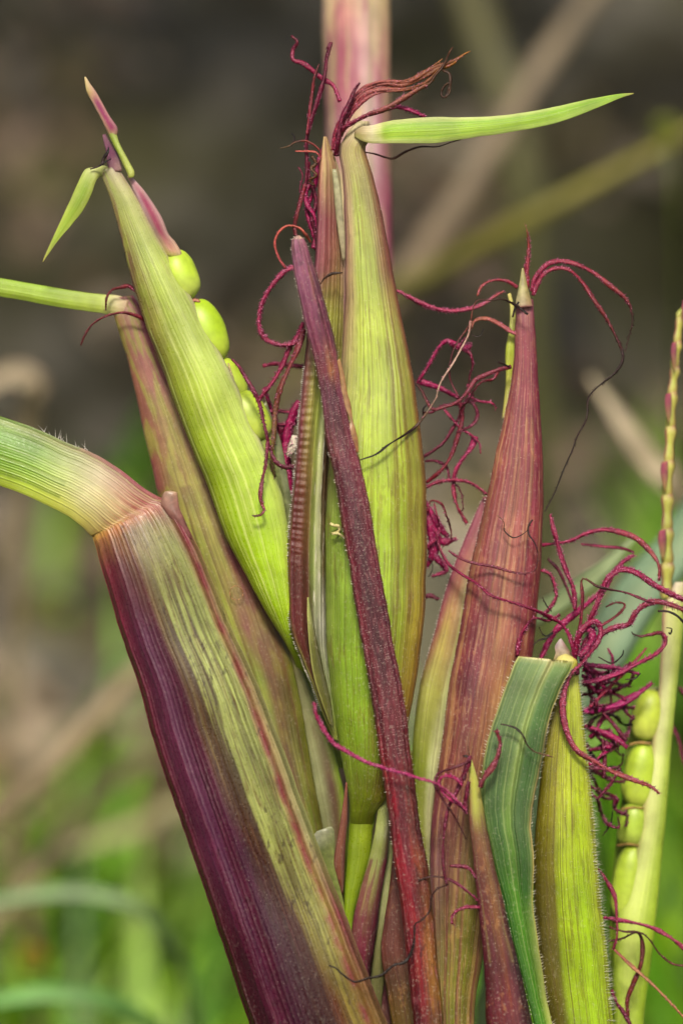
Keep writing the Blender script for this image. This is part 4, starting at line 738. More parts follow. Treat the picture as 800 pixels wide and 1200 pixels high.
fuzz('E', 110, E, 0, .03, .3, 15, (1.5, 3), (226, 214, 196), lean=(-.4, 0, .3), r=.3, seed=13)
an_ = thing('anther', 'tiny cream anther scrap stuck beside the purple stalk', 'anther', P(392, 620, -.03))
silk([(387, 613), (391, 616), (396, 616), (398, 621), (393, 624), (388, 625)], [2.2, 3.2, 2.6, 2.2], [(226, 214, 150), (214, 200, 130)], an_, -.03, 0, name='pollen_sac')
silk([(389, 625), (396, 625), (402, 629), (406, 628)], [2, 2.2, .8], [(226, 214, 150), (214, 200, 140)], an_, -.034, 0, name='pollen_sac')

# ------------------------------------------------------------------ red husked ear to the right
Fe = thing('husked_ear', 'tall tapering red brown husked ear with two long silks drooping from its tip', 'ear', P(540, 1500, .05), EARS)
sheath('husk', [(605, 352, 624, 350), (603, 390, 627, 390), (599, 440, 630, 440), (591, 485, 633, 490), (580, 535, 636, 545), (566, 600, 636, 600), (551, 662, 633, 670), (538, 737, 627, 740), (527, 795, 618, 800), (520, 850, 610, 855), (511, 910, 600, 915), (504, 980, 588, 985), (504, 1050, 577, 1050), (507, 1120, 566, 1120), (510, 1200, 556, 1200), (515, 1400, 560, 1400), (520, 1700, 550, 1700)], Fe, M_RED, [
    (0, [(0, (158, 101, 107)), (.4, (176, 128, 137)), (1, (139, 69, 88))]), (1, [(0, (130, 57, 68)), (.4, (163, 88, 101)), (.55, (139, 66, 84)), (1, (115, 36, 58))]), (3, [(0, (126, 57, 58)), (.4, (148, 79, 84)), (.6, (139, 64, 78)), (1, (115, 36, 56))]),
    (5, [(0, (120, 57, 56)), (.3, (148, 82, 78)), (.6, (150, 84, 82)), (.85, (130, 51, 66)), (1, (139, 82, 62))]), (7, [(0, (120, 60, 58)), (.25, (133, 69, 72)), (.55, (163, 106, 86)), (.8, (126, 57, 64)), (1, (120, 55, 54))]),
    (8, [(0, (115, 57, 56)), (.25, (104, 51, 58)), (.5, (139, 86, 68)), (.72, (163, 123, 74)), (.85, (139, 92, 58)), (1, (111, 46, 50))]), (10, [(0, (120, 62, 60)), (.3, (126, 73, 64)), (.6, (130, 92, 60)), (.8, (139, 122, 64)), (1, (115, 69, 49))]),
    (11.5, [(0, (139, 101, 107)), (.3, (130, 92, 74)), (.6, (120, 106, 58)), (1, (102, 87, 43))]), (13, [(0, (130, 112, 78)), (.3, (120, 116, 54)), (.7, (115, 116, 43)), (1, (102, 93, 35))]), (15, [(0, (115, 112, 39)), (.5, (126, 131, 43)), (1, (102, 97, 29))]), (16, [OL, OL])],
    d=.02, bulge=.55, back=.45, nu=88, ridges=(13, .75), seed=70, key='F',
    blot=[((186, 146, 96), 9, 3, .54, .72, .5, lambda u, t: 1 if t > 3 else .3), ((110, 40, 58), 14, 2.5, .5, .66, .6, None), ((74, 36, 56), 1.5, 9, .62, .78, .8, lambda u, t: max(0, 1-abs(t-8)/1.4)*max(0, 1-abs(u-.2)/.3)), ((190, 150, 110), 30, 24, .62, .74, .35, None)])
sheath('husk_tip', [(611, 314, 613, 314), (607, 336, 618, 336), (604, 352, 622, 352), (603, 361, 624, 359)], Fe, M_MEMB, [(0, [(206, 196, 130)]*2), (1, [(214, 210, 150), (206, 196, 130)]), (2.5, [(220, 206, 160), (190, 160, 120)]), (3, [(190, 130, 130)]*2)], d=.012, bulge=.5, nu=28, ridges=(3, .4), seed=71, step=2)
sheath('inner_husk', [(594, 345, 598, 343), (597, 360, 602, 360), (596, 385, 606, 385), (592, 410, 606, 410), (592, 445, 602, 445), (588, 490, 600, 490)], Fe, M_FRESH, [(0, [(206, 196, 110)]*2), (1.5, [(200, 200, 110), (190, 190, 90)]), (3, [(176, 190, 60)]*2), (5, [(180, 170, 90)]*2)], d=.035, bulge=.5, nu=28, ridges=(3, .4), seed=72, step=2.5)
sheath('husk', [(566, 582, 572, 582), (555, 605, 576, 610), (540, 640, 568, 645), (526, 680, 552, 682), (513, 724, 544, 735), (502, 765, 535, 780), (492, 800, 528, 820), (485, 850, 524, 855), (483, 900, 516, 900), (486, 960, 508, 960), (494, 1030, 510, 1040), (500, 1120, 514, 1120)], Fe, M_HUSK, [
    (0, [(150, 80, 96)]*2), (1.5, [(0, (140, 66, 88)), (.6, (170, 116, 116)), (1, (190, 150, 130))]), (3.2, [(0, (134, 62, 78)), (.5, (170, 120, 90)), (.8, (190, 176, 130)), (1, (160, 120, 90))]), (4.2, [(0, (140, 70, 76)), (.35, (180, 160, 84)), (.7, (170, 140, 96)), (.9, (186, 190, 120)), (1, (140, 120, 80))]),
    (6, [(0, (126, 120, 60)), (.3, (166, 168, 84)), (.6, (150, 150, 70)), (.85, (186, 190, 130)), (1, (150, 150, 90))]), (8, [(0, (112, 128, 36)), (.4, (130, 142, 50)), (.7, (186, 192, 136)), (1, (170, 160, 120))]), (11, [(0, OL), (1, (170, 150, 120))])],
    d=.045, bulge=.45, back=.3, nu=60, ridges=(8, .8), seed=73, key='Fl', blot=[((150, 70, 84), 8, 5, .5, .66, .6, lambda u, t: max(0, 1-t/6)*(1-u*.6))])
fuzz('F', 180, Fe, .02, .99, 0, 13, (.4, .8), (214, 170, 150), lean=(0, -2, .1), r=.36, seed=14)
fuzz('F', 120, Fe, .0, .03, 2, 10, (1.5, 3.2), (220, 200, 190), lean=(-.4, 0, .2), r=.25, seed=15)
fuzz('Fl', 160, Fe, .0, .05, 0, 6, (1.5, 3.2), (220, 190, 190), lean=(-.4, 0, .2), r=.25, seed=16)
S = Fe
silk([(622, 342), (627, 327), (634, 316), (644, 309), (657, 306), (675, 309), (695, 320), (715, 336), (731, 350), (738, 363), (740, 380), (736, 397), (732, 412)], [3.6, 4, 4, 3.8, 3.6, 3, 1.6, 1], [(132, 36, 66), (136, 42, 70), (140, 52, 70), (130, 50, 56), (60, 36, 28), (60, 44, 30)], S, .02, .7, 3.2)
silk([(624, 346), (632, 328), (640, 319), (652, 314), (667, 317), (682, 330), (695, 350), (707, 370), (719, 390), (727, 407), (729, 422), (720, 437), (700, 454), (689, 467), (686, 492), (676, 510), (670, 528), (660, 551), (650, 578), (637, 600)], [3.2, 3.6, 3.6, 3.4, 3, 1.8, 1.5, 1.5, 1.3, 1], [(130, 36, 64), (138, 48, 70), (132, 46, 60), (104, 44, 46), (50, 34, 26), (44, 32, 24), (54, 40, 30), (44, 32, 24), (50, 40, 30)], S, .012, .5, 3)
silk([(617, 338), (616, 320), (618, 302), (619, 286), (616, 270), (613, 261)], [4.5, 4.8, 4.4, 3.4, 1.6, 1], [(140, 52, 66), (134, 48, 64), (126, 46, 54), (110, 60, 40), (130, 100, 60)], S, .018, .6, 2.6)
silk([(464, 340, .03), (474, 345), (486, 352), (504, 360), (524, 364), (545, 363), (563, 358), (580, 347), (590, 341)], [3.5, 4, 4.4, 4.2, 3.4, 2], [(156, 62, 92), (150, 52, 84), (150, 56, 84), (140, 72, 66)], S, .03, .8, 3)
silk([(559, 347), (564, 336), (576, 329), (592, 329), (606, 337)], [1.4, 2.6, 3, 3], [(150, 80, 70), (150, 62, 72), (140, 50, 70)], S, .025, .4, 2.5)
silk([(618, 368, -.01), (608, 360, -.008), (598, 354), (588, 351), (575, 352), (560, 352), (554, 362), (551, 375), (545, 387), (536, 400), (530, 415), (526, 437), (530, 450), (537, 466)], [2, 2.2, 1.4, 1.6, 1.8, 2, 2], [(40, 30, 24), (60, 40, 30), (110, 60, 50), (84, 40, 44), (96, 36, 50)], S, .012, .2, 2)
silk([(600, 372), (603, 362), (607, 354)], [1.2, 1.6, 1.2], BLK, S, .0, 0)
silk([(606, 392), (598, 388), (586, 381), (570, 374), (556, 376), (551, 384)], [3.8, 4, 3.4, 3, 2], [(160, 84, 92), (156, 80, 84), (150, 88, 70), (130, 70, 56)], S, .02, .3, 2.5)
silk([(551, 376), (549, 392), (540, 408), (530, 427), (517, 447), (510, 467)], [2.6, 2.6, 2.2, 1.6], [(160, 110, 100), (190, 156, 140), (180, 150, 136), (170, 140, 120)], S, .008, .3, 2)
silk([(552, 391), (557, 394), (563, 393), (566, 385)], [1.1, 1.3, 1], BLK, S, .012, 0)
silk([(542, 408), (530, 402), (522, 401), (512, 410), (502, 428), (492, 446)], [4, 4.4, 3.8, 4.4, 3.6], MAG, S, .04, .7, 3)
silk([(488, 446), (500, 450), (515, 455), (526, 461), (537, 467)], [4.5, 4.6, 4, 3.4], MAG, S, .045, .6, 3)
silk([(527, 402), (538, 407), (548, 407), (551, 402)], [4, 6.5, 6.5, 4], MAG, S, .042, 1.0, 3)
silk([(598, 429, .01), (585, 433), (568, 440), (556, 446), (547, 460), (536, 471), (522, 477), (507, 479), (498, 468), (493, 457), (485, 447), (475, 440), (467, 435), (461, 425)], [3, 3.2, 3, 2.6, 2.4, 2, 1.8, 1.2], [(110, 44, 56), (120, 54, 66), (116, 48, 60), (96, 44, 46), (54, 34, 30), (40, 28, 24)], S, .004, .4, 2.4)
silk([(584, 424, .0), (590, 426), (597, 430)], [2.5, 3, 2], BLK, S, .005, 0)
silk([(538, 468), (541, 490), (536, 512), (527, 537), (515, 553), (499, 565)], [3.2, 3.6, 3.4, 3.4, 3], [(110, 36, 52), (112, 34, 48), (116, 40, 50)], S, .03, .4, 3)
silk([(547, 469), (556, 476), (560, 488), (553, 498), (541, 503), (534, 507)], [2.6, 3, 2.8, 2], DARK, S, .028, .4, 3)
silk([(556, 462), (546, 468), (540, 484), (531, 500), (520, 517), (508, 528), (493, 536)], [2, 2.8, 3, 3, 3], DARK, S, .034, .4, 3)
silk([(496, 485), (497, 478), (502, 471)], [1.2, 1.5, 1], BLK, S, .03, 0)
silk([(557, 511), (552, 524), (541, 540), (533, 554), (531, 574), (536, 594), (547, 614)], [5, 4.6, 4, 3.8, 3.6, 3], [(160, 50, 96), (150, 44, 84), (140, 42, 70), (130, 44, 62)], S, .035, .6, 3)
silk([(498, 571), (512, 565), (530, 562), (548, 565), (560, 572), (570, 579)], [3.6, 3.4, 3.4, 3], [(130, 34, 64), (136, 40, 68), (140, 52, 76)], S, .03, .6, 3)
for pts, r_ in (([(496, 586), (504, 600), (514, 618), (526, 630)], 7), ([(497, 604), (506, 616), (512, 632), (504, 650)], 8), ([(498, 622), (510, 630), (522, 634), (534, 632)], 6), ([(500, 640), (512, 654), (522, 668), (506, 676)], 5), ([(497, 596), (503, 622), (508, 645), (500, 664)], 8)):
    silk(pts, [r_*.8, r_, r_, r_*.5], MAG, S, .045, 1.0, 3.5)
rr_ = random.Random(71)
for x0, y0, an, n_ in ((500, 600, -.9, 6), (498, 540, -.5, 6), (560, 470, 2.2, 6), (548, 450, 1.2, 5), (585, 432, 2.6, 6), (520, 480, .4, 5), (500, 640, -.3, 4), (545, 395, 2.0, 5)):
    pts = [(x0, y0, .035)]; x, y = x0, y0
    for q in range(n_):
        an += rr_.gauss(0, .55); x += 14*math.cos(an); y += 14*math.sin(an); x = max(496, min(x, 580)); pts.append((x, y, .03+rr_.gauss(0, .008)))
    silk(pts, [2.2, 2.4, 1.8, 1], rr_.choice([DARK, PURP, RB, PINK]), S, .035, .5, 3)
silk([(494, 700), (504, 699), (514, 702)], [3, 3.4, 3], DARK, S, .05, .4, 3)
silk([(500, 652), (506, 658), (506, 668), (502, 676)], [1.2, 1.5, 1], BLK, S, .04, 0)
# ------------------------------------------------------------------ bright hairy ear front right, with its dark green folded blade
H = thing('husked_ear', 'bright yellow green hairy ear with dark green folded blade and magenta silks', 'ear', P(660, 1500, 0), EARS)
sheath('husk', [(655, 783, 677, 785), (648, 820, 681, 822), (640, 860, 685, 862), (632, 912, 691, 912), (627, 965, 696, 962), (624, 1010, 699, 1010), (625, 1060, 704, 1060), (628, 1110, 710, 1110), (634, 1160, 715, 1160), (640, 1205, 719, 1205), (660, 1400, 735, 1400), (610, 1700, 670, 1700)], H, M_HAIRY, [
    (0, [(0, (190, 190, 90)), (1, (190, 196, 84))]), (1, [(0, (130, 120, 40)), (.3, (150, 150, 40)), (.6, (168, 184, 48)), (1, (180, 190, 70))]), (3, [(0, (110, 104, 26)), (.3, (140, 140, 30)), (.45, (176, 190, 50)), (.8, (170, 190, 36)), (1, (176, 186, 70))]),
    (6, [(0, (84, 76, 24)), (.28, (100, 94, 24)), (.42, (150, 178, 30)), (.75, (156, 192, 28)), (1, (170, 184, 60))]), (9, [(0, (80, 72, 20)), (.25, (92, 88, 20)), (.42, (142, 172, 24)), (.8, (154, 192, 26)), (1, (150, 170, 40))]), (11, [OL, GR])],
    d=-.012, bulge=.6, back=.5, nu=80, ridges=(12, .7), seed=80, key='H', blot=[((96, 76, 24), 30, .8, .6, .7, .5, None), ((96, 62, 26), 12, 14, .68, .8, .7, lambda u, t: max(0, 1-abs(u-.58)/.2)), ((104, 100, 24), 28, 20, .62, .74, .5, None)])
sheath('ligule', [(655, 749, 657, 748), (650, 757, 662, 754), (650, 766, 670, 766), (648, 775, 673, 772), (652, 788, 674, 786)], H, M_MEMB, [(0, [(224, 206, 206)]*2), (1, [(200, 170, 176), (220, 200, 196), (190, 150, 150)]), (3, [(206, 190, 110)]*2)], d=-.025, bulge=.15, back=.1, nu=28, ridges=(4, .8), seed=81, step=1.6, jit=2.2)
sheath('collar', [(654, 769, 662, 766), (650, 774, 671, 770), (646, 780, 676, 776), (650, 789, 674, 786), (660, 797, 670, 794)], H, M_FRESH, [(0, [(206, 196, 120)]*2), (2, [(196, 186, 100), (206, 200, 110), (176, 170, 70)]), (4, [(160, 170, 60)]*2)], d=-.03, bulge=.6, nu=32, ridges=(3, .4), seed=82, step=1.6)
midrib = table([(0, 0), (.1, .35), (.45, .45), (.56, .62), (.62, .25), (.68, .5), (.9, .4), (1, 0)])
sheath('leaf_blade', [(607, 769, 672, 775), (603, 776, 669, 785), (591, 806, 655, 810), (577, 845, 642, 850), (566, 890, 635, 890), (562, 930, 626, 930), (566, 965, 622, 965), (575, 1000, 625, 1003), (586, 1040, 624, 1045), (597, 1085, 627, 1085), (610, 1140, 635, 1140), (625, 1200, 646, 1198), (655, 1350, 680, 1350), (680, 1500, 688, 1500)], H, M_BLADE, [
    (0, [(200, 200, 130), (206, 196, 140), (196, 190, 110)]), (.7, [(0, (190, 196, 120)), (.06, (112, 142, 92)), (.5, (140, 164, 110)), (.6, (186, 184, 130)), (.7, (120, 150, 84)), (.96, (120, 150, 80)), (1, (180, 180, 100))]),
    (2, [(0, (196, 190, 120)), (.05, (98, 122, 78)), (.5, (108, 132, 80)), (.61, (158, 176, 112)), (.72, (84, 120, 62)), (.96, (78, 110, 56)), (1, (190, 180, 110))]), (4, [(0, (170, 170, 100)), (.05, (86, 114, 72)), (.45, (90, 118, 70)), (.58, (146, 172, 96)), (.7, (68, 106, 54)), (.95, (68, 100, 54)), (1, (200, 184, 120))]),
    (6, [(0, (90, 120, 60)), (.3, (72, 106, 60)), (.52, (106, 140, 66)), (.66, (80, 108, 68)), (.93, (72, 98, 54)), (1, (206, 186, 120))]), (8, [(0, (44, 88, 28)), (.45, (76, 126, 40)), (.7, (54, 100, 38)), (.93, (60, 100, 40)), (1, (190, 180, 100))]), (11, [(0, (50, 100, 28)), (.5, (74, 130, 30)), (1, (160, 170, 80))]), (13, [GR, GR])],
    d=-.05, bulge=.35, back=-1, prof=midrib, nu=84, ridges=(18, .55), seed=83, key='G', jit=.7)
S = H
it = []; rr_ = random.Random(15)
gr_ = [g for g in SURF['H'] if .3 < g[0] < 9.4]
for _ in range(650):
    t, row = rr_.choice(gr_); i = int(len(row)*(1-abs(rr_.gauss(0, .045)))) - 1; p = row[max(0, min(len(row)-1, i))]
    it.append((p, Vector((1, -.5+rr_.gauss(0, .3), .35+rr_.gauss(0, .35))).normalized()*rr_.uniform(.004, .010), .00024, (.42, .42, .34)))
for _ in range(500):
    t, row = rr_.choice(gr_); p = row[int(len(row)*rr_.uniform(.15, .96))]
    it.append((p, Vector((rr_.gauss(0, .4), -1, .4)).normalized()*rr_.uniform(.001, .003), .00022, (.4, .42, .25)))
spikes('hairs', it, H)
it = []
for _ in range(330):
    t, row = rr_.choice([g for g in SURF['G'] if .6 < g[0] < 11.4]); sd_ = rr_.random() < .4; p = row[0] if sd_ else row[-1]
    it.append((p, Vector((-1 if sd_ else 1, -.2, .6+rr_.gauss(0, .3))).normalized()*rr_.uniform(.002, .0055), .0003, (.44, .42, .34)))
spikes('hairs', it, bpy.data.objects[[o.name for o in H.children if o.name.startswith('leaf_blade')][0]])
silk([(676, 790, -.02), (671, 755, -.035), (660, 735, -.02), (647, 725, .0), (625, 715, -.02), (600, 706, -.028), (575, 697, -.03), (560, 685, -.02), (540, 672, .0), (525, 660, .02), (515, 642, .03), (510, 621, .03)], [4, 4, 3.8, 3.6, 3.4, 3, 2.6, 3.4, 3.6, 3.2, 2], [(124, 20, 66), (126, 20, 66), (124, 22, 64), (126, 32, 66), (130, 44, 72), (120, 44, 66)], S, 0, .35, 2.6)
silk([(674, 715, .01), (671, 690), (662, 668), (655, 645), (648, 620), (644, 603)], [4.2, 4.6, 4.4, 4, 3.4], [(126, 34, 66), (134, 42, 72), (130, 40, 68)], S, .01, .8, 3)
silk([(632, 640, .04), (648, 637), (667, 634), (686, 625), (707, 621), (727, 624), (746, 632), (762, 646), (771, 662), (771, 680)], [3, 3.8, 4.2, 4.2, 3.8, 2.4], [(146, 44, 78), (140, 36, 74), (132, 36, 66), (150, 76, 74), (126, 50, 60)], S, .03, .6, 3)
silk([(680, 637), (707, 640), (728, 642), (742, 648)], [2.4, 2.6, 2], PINK, S, .05, .4, 2.5)
silk([(672, 712), (666, 696), (655, 670), (642, 655)], [2.5, 3, 2.5], DARK, S, .05, .4, 2.5)
silk([(677, 750, -.02), (680, 725), (682, 700), (681, 681), (686, 679), (700, 687), (717, 692), (735, 695), (752, 702), (766, 706)], [3.2, 3.4, 3.2, 2.4, 2.2, 2.4, 2.4, 2], [(110, 24, 54), (110, 34, 50), (96, 50, 36), (56, 30, 30), (96, 26, 50), (110, 28, 60)], S, -.02, .3, 2)
silk([(690, 728, -.01), (697, 712), (704, 696), (710, 680), (719, 670), (731, 667), (747, 672), (765, 685), (782, 694), (800, 703), (822, 712)], [4.4, 4.8, 4.8, 4.6, 4.2, 3.6], [(124, 22, 62), (130, 28, 68), (134, 34, 70), (140, 46, 76)], S, -.012, 1.1, 4)
silk([(692, 758, -.02), (706, 742), (722, 735), (737, 731), (744, 718), (755, 708), (770, 705), (787, 709), (800, 715), (818, 724)], [4.2, 4.6, 4.8, 4.6, 4, 3], [(124, 20, 58), (122, 24, 60), (112, 24, 54), (120, 44, 56), (96, 40, 44)], S, -.018, 1.2, 4.5)
silk([(770, 716), (782, 717), (793, 722), (802, 730)], [1.6, 2, 2], BLK, S, -.016, .1, 2)
silk([(674, 768, -.03), (678, 745), (686, 733), (697, 729), (703, 738), (700, 752), (691, 766), (680, 778), (667, 791), (660, 810), (659, 828), (662, 848), (667, 865), (676, 881), (694, 892), (718, 904), (744, 914), (762, 922), (772, 930)], [4, 5, 5, 5, 5, 5, 4.6, 4.6, 4.6, 4.4, 4, 2], [(126, 24, 62), (134, 30, 70), (128, 26, 64), (150, 64, 86), (146, 62, 78), (140, 66, 66), (124, 54, 46)], S, -.04, 1.0, 3.2)
silk([(672, 760, -.03), (679, 742), (690, 738), (694, 748), (688, 760), (678, 770)], [5, 5, 5, 4.5], MAG, S, -.034, 1.2, 4)
silk([(680, 775, -.02), (684, 758), (690, 744), (696, 735)], [4, 5, 4.5, 3], DARK, S, -.026, 1.2, 4)
silk([(682, 778), (700, 780), (722, 783), (748, 790)], [4, 4, 3.4], [(140, 40, 88), (130, 34, 80)], S, .03, .6, 3)
silk([(680, 800), (698, 797), (724, 789), (748, 777), (768, 766), (779, 753), (775, 742), (762, 743), (750, 745), (740, 742)], [4.4, 4.6, 4.6, 4.6, 4.4, 3.4, 1.8, 1.2], [(140, 30, 78), (146, 40, 84), (134, 36, 68), (116, 36, 54), (70, 36, 36)], S, .02, .8, 3.4)
silk([(684, 832), (706, 831), (728, 824), (748, 812), (764, 800)], [6, 6, 5.4, 4.5], [(160, 36, 104), (154, 34, 96), (130, 26, 76)], S, .05, .6, 3)
silk([(690, 828), (705, 814), (722, 797), (740, 779), (756, 760)], [3, 3.2, 3, 2.2], [(140, 40, 70), (146, 50, 66)], S, .04, .4, 3)
silk([(704, 733), (720, 723), (730, 714), (731, 708), (722, 706), (708, 711)], [2, 2.4, 2.2, 1.6], RB, S, .02, .3, 2.5)
silk([(632, 775), (640, 756), (652, 738), (670, 722), (690, 706), (706, 692), (724, 664), (742, 650)], [4.5, 5, 5, 5, 4.6, 3.6], MAG, S, .035, .8, 3.4)
silk([(605, 768, -.02), (608, 750), (614, 738), (625, 725), (642, 727), (655, 720)], [3.4, 3.4, 3, 3, 3], [(116, 24, 58), (124, 34, 66), (120, 30, 60)], S, .0, .5, 3)
silk([(634, 668), (644, 674), (650, 686), (651, 700), (643, 713), (635, 720)], [3.4, 3.6, 3.6, 3], [(140, 40, 72), (140, 48, 78), (130, 40, 66)], S, .025, .8, 3)
for pts in ([(622, 757), (630, 750), (640, 748), (648, 742)], [(631, 735), (634, 742), (640, 745), (648, 740)], [(634, 700), (640, 710), (646, 716)], [(700, 770), (716, 778), (728, 768), (730, 762)], [(732, 797), (742, 795), (750, 789)], [(780, 735), (786, 737), (785, 743), (782, 740)]):
    silk(pts, [1.1, 1.6, 1.2], BLK, S, .015, .1, 2)
rr_ = random.Random(33)
for k in range(30):
    x0, y0 = rr_.uniform(680, 692), rr_.uniform(770, 930)
    pts = [(x0, y0, rr_.uniform(.02, .06))]; an = rr_.uniform(-.9, .9); x, y = x0, y0
    for j in range(rr_.randint(4, 7)):
        an += rr_.gauss(0, .75); x += 12*math.cos(an); y += 12*math.sin(an); x = min(x, 742-4*(y > 850)*2)
        pts.append((x, y, rr_.uniform(.03, .09)))
    silk(pts, [3, 3.6*rr_.uniform(.7, 1.2), 3, 1.6], rr_.choice([MAG, DARK, PURP, DARK, BLK if k % 4 == 0 else MAG]), S, .05, .6, 3)
for pts, r_, cs in (([(684, 850), (700, 856), (722, 866), (734, 876)], 5, MAG), ([(705, 835), (720, 850), (732, 868)], 4, DARK), ([(706, 866), (708, 890), (706, 912)], 4, DARK), ([(699, 937), (714, 920), (726, 900)], 3.2, DARK), ([(706, 980), (715, 966), (718, 950)], 1.6, BLK)):
    silk(pts, [r_*.8, r_, r_*.8], cs, S, .04, .5, 3)

# ------------------------------------------------------------------ small red shoot in front
I = thing('husked_ear', 'small dark red pointed ear with a yellow tip and tangled magenta silks', 'ear', P(620, 1400, -.03), EARS)
sheath('husk', [(548, 888, 552, 888), (549, 912, 559, 912), (549, 940, 565, 940), (549, 965, 569, 965), (553, 1000, 577, 1003), (558, 1045, 587, 1045), (563, 1090, 597, 1090), (566, 1130, 608, 1130), (568, 1165, 616, 1165), (570, 1205, 625, 1205), (585, 1350, 660, 1350), (600, 1600, 650, 1600)], I, M_RED, [
    (0, [(180, 186, 90), (190, 190, 90)]), (1, [(0, (170, 150, 80)), (.5, (186, 192, 80)), (1, (170, 170, 70))]), (2.4, [(0, (140, 90, 70)), (.4, (176, 180, 84)), (1, (140, 130, 60))]), (3.4, [(0, (110, 56, 60)), (.4, (126, 90, 62)), (.8, (110, 80, 50)), (1, (90, 60, 40))]),
    (5, [(0, (90, 40, 50)), (.35, (96, 52, 46)), (.65, (122, 86, 52)), (1, (66, 32, 30))]), (7, [(0, (76, 26, 34)), (.4, (86, 32, 34)), (.6, (108, 56, 40)), (.8, (64, 22, 28)), (1, (44, 14, 20))]), (9, [(0, (74, 18, 26)), (.4, (94, 20, 30)), (.65, (108, 46, 38)), (.85, (64, 14, 24)), (1, (40, 10, 16))]), (11, [DP, DP])],
    d=-.062, bulge=.5, back=.4, nu=60, ridges=(8, .6), seed=90, key='I', blot=[((96, 40, 56), 8, 8, .52, .68, .5, lambda u, t: 1 if t > 2.6 else 0), ((120, 110, 56), 8, 5, .56, .7, .4, lambda u, t: 1 if 3 < t < 7 else 0)])
fuzz('I', 140, I, .05, .95, 1, 9, (.4, .8), (214, 180, 150), lean=(0, -2, .1), r=.36, seed=17)
S = I
silk([(546, 954, -.075), (538, 942), (527, 930), (515, 920), (504, 916), (490, 912), (474, 907), (458, 903), (444, 899), (430, 893), (416, 886), (402, 878), (390, 870), (382, 860), (375, 848), (371, 836), (368, 824)], [2.2, 2.4, 2.2, 2, 2.4, 3, 3.4, 3.4, 3.2, 2.6], [(140, 30, 76), (150, 36, 86), (166, 52, 104), (150, 34, 92), (140, 26, 78), (136, 26, 70)], S, -.095, 1.2, 3)
silk([(551, 889), (543, 895), (527, 901), (513, 907), (510, 920), (519, 937), (527, 950), (537, 965), (546, 983)], [2, 2.2, 2, 2, 1.8, 1.4], [(96, 26, 50), (84, 24, 42), (90, 24, 48), (70, 30, 34), (60, 30, 30)], S, -.085, .3, 2)
silk([(541, 921), (533, 912), (522, 909), (514, 915), (516, 926), (526, 935), (536, 942), (545, 948)], [3, 3.4, 3.2, 3, 3], MAG, S, -.09, .5, 2.4)
silk([(548, 889), (545, 902), (539, 920), (532, 934), (525, 946), (521, 966), (520, 990), (519, 1015), (522, 1036)], [3, 4, 3.4, 3, 3, 2.8, 2.4, 2], DARK, S, -.08, .4, 2.4)
silk([(549, 916), (546, 930), (545, 944), (547, 952)], [4, 5, 5, 3], DARK, S, -.075, .5, 2.4)
silk([(551, 885), (549, 893), (546, 904), (543, 914)], [2, 4, 4, 3], PURP, S, -.08, .4, 2.4)
silk([(549, 890), (549, 882), (548, 874)], [1.5, 1.2, .7], BLK, S, -.075, 0)
silk([(542, 887), (547, 886), (552, 890)], [1.6, 2, 1.6], BLK, S, -.078, 0)
silk([(558, 1030), (549, 1018), (538, 1014), (526, 1015)], [2.2, 3, 3, 2], [(120, 54, 72), (110, 40, 60), (100, 40, 54)], S, -.065, .3, 2.4)
silk([(560, 1056), (547, 1044), (535, 1036), (520, 1029), (504, 1027), (491, 1032)], [2, 2.4, 2.2, 1.4, 1], [(110, 30, 60), (116, 40, 68), (70, 40, 34), (54, 36, 26)], S, -.075, .3, 2.4)
silk([(562, 1063), (548, 1062), (536, 1067), (530, 1074), (529, 1083)], [2.4, 3, 3, 2.4], [(130, 40, 70), (120, 34, 62)], S, -.07, .7, 2.6)
silk([(562, 922), (568, 910), (577, 898), (584, 884), (586, 869), (581, 856)], [4.4, 4.8, 4.6, 4.4, 4], [(116, 50, 60), (120, 54, 62), (108, 44, 52)], S, -.082, .4, 2.4)

# ------------------------------------------------------------------ kernel ear at the right edge
J = thing('kernel_ear', 'green ear with a thin jointed spike above a stack of plump kernels', 'ear', P(720, 1600, .15), EARS)
rach = [(805, 350), (796, 372), (793, 400), (790, 430), (787, 460), (785, 500), (783, 540), (781, 580), (781, 620), (781, 660), (780, 700), (782, 760)]
for k in range(len(rach)-2):     # the spike is a chain of joints
    (x0, y0), (x1, y1) = rach[k], rach[k+1]; w0 = 4.5+.35*k
    sheath('joint', [(x0-w0*.8, y0-2, x0+w0*.8, y0-2), (x0-w0*1.15, y0+6, x0+w0*1.15, y0+6), ((x0+x1)/2-w0*.85, (y0+y1)/2, (x0+x1)/2+w0*.8, (y0+y1)/2), (x1-w0*1.05, y1-5, x1+w0*1.05, y1-5), (x1-w0*.8, y1+2, x1+w0*.8, y1+2)], J, M_FRESH,
           [(0, [(176, 176, 90), (150, 80, 84)]), (1, [(0, (150, 76, 84)), (.4, (190, 190, 96)), (1, (170, 160, 84))]), (2.5, [(0, (140, 70, 80) if k % 2 else (150, 160, 70)), (.5, (176, 186, 80)), (1, (150, 130, 70))]), (4, [(196, 190, 110), (176, 150, 90)])], d=.1, bulge=.8, back=.7, nu=22, ridges=(2, .5), seed=100+k, step=3)
    if k % 2 == 0:
        sheath('scale', [(x0-w0*1.3, y0+2, x0-w0*.2, y0), (x0-w0*1.5, y0+12, x0-w0*.1, y0+12), (x0-w0*1.2, y0+26, x0-w0*.2, y0+26), (x0-w0*.8, y0+36, x0-w0*.5, y0+36)], J, M_RED, [(0, [(150, 60, 84)]*2), (1, [(150, 70, 90), (126, 60, 74)]), (3, [(170, 150, 80)]*2)], d=.09, bulge=.6, nu=18, ridges=None, seed=120+k, step=3)
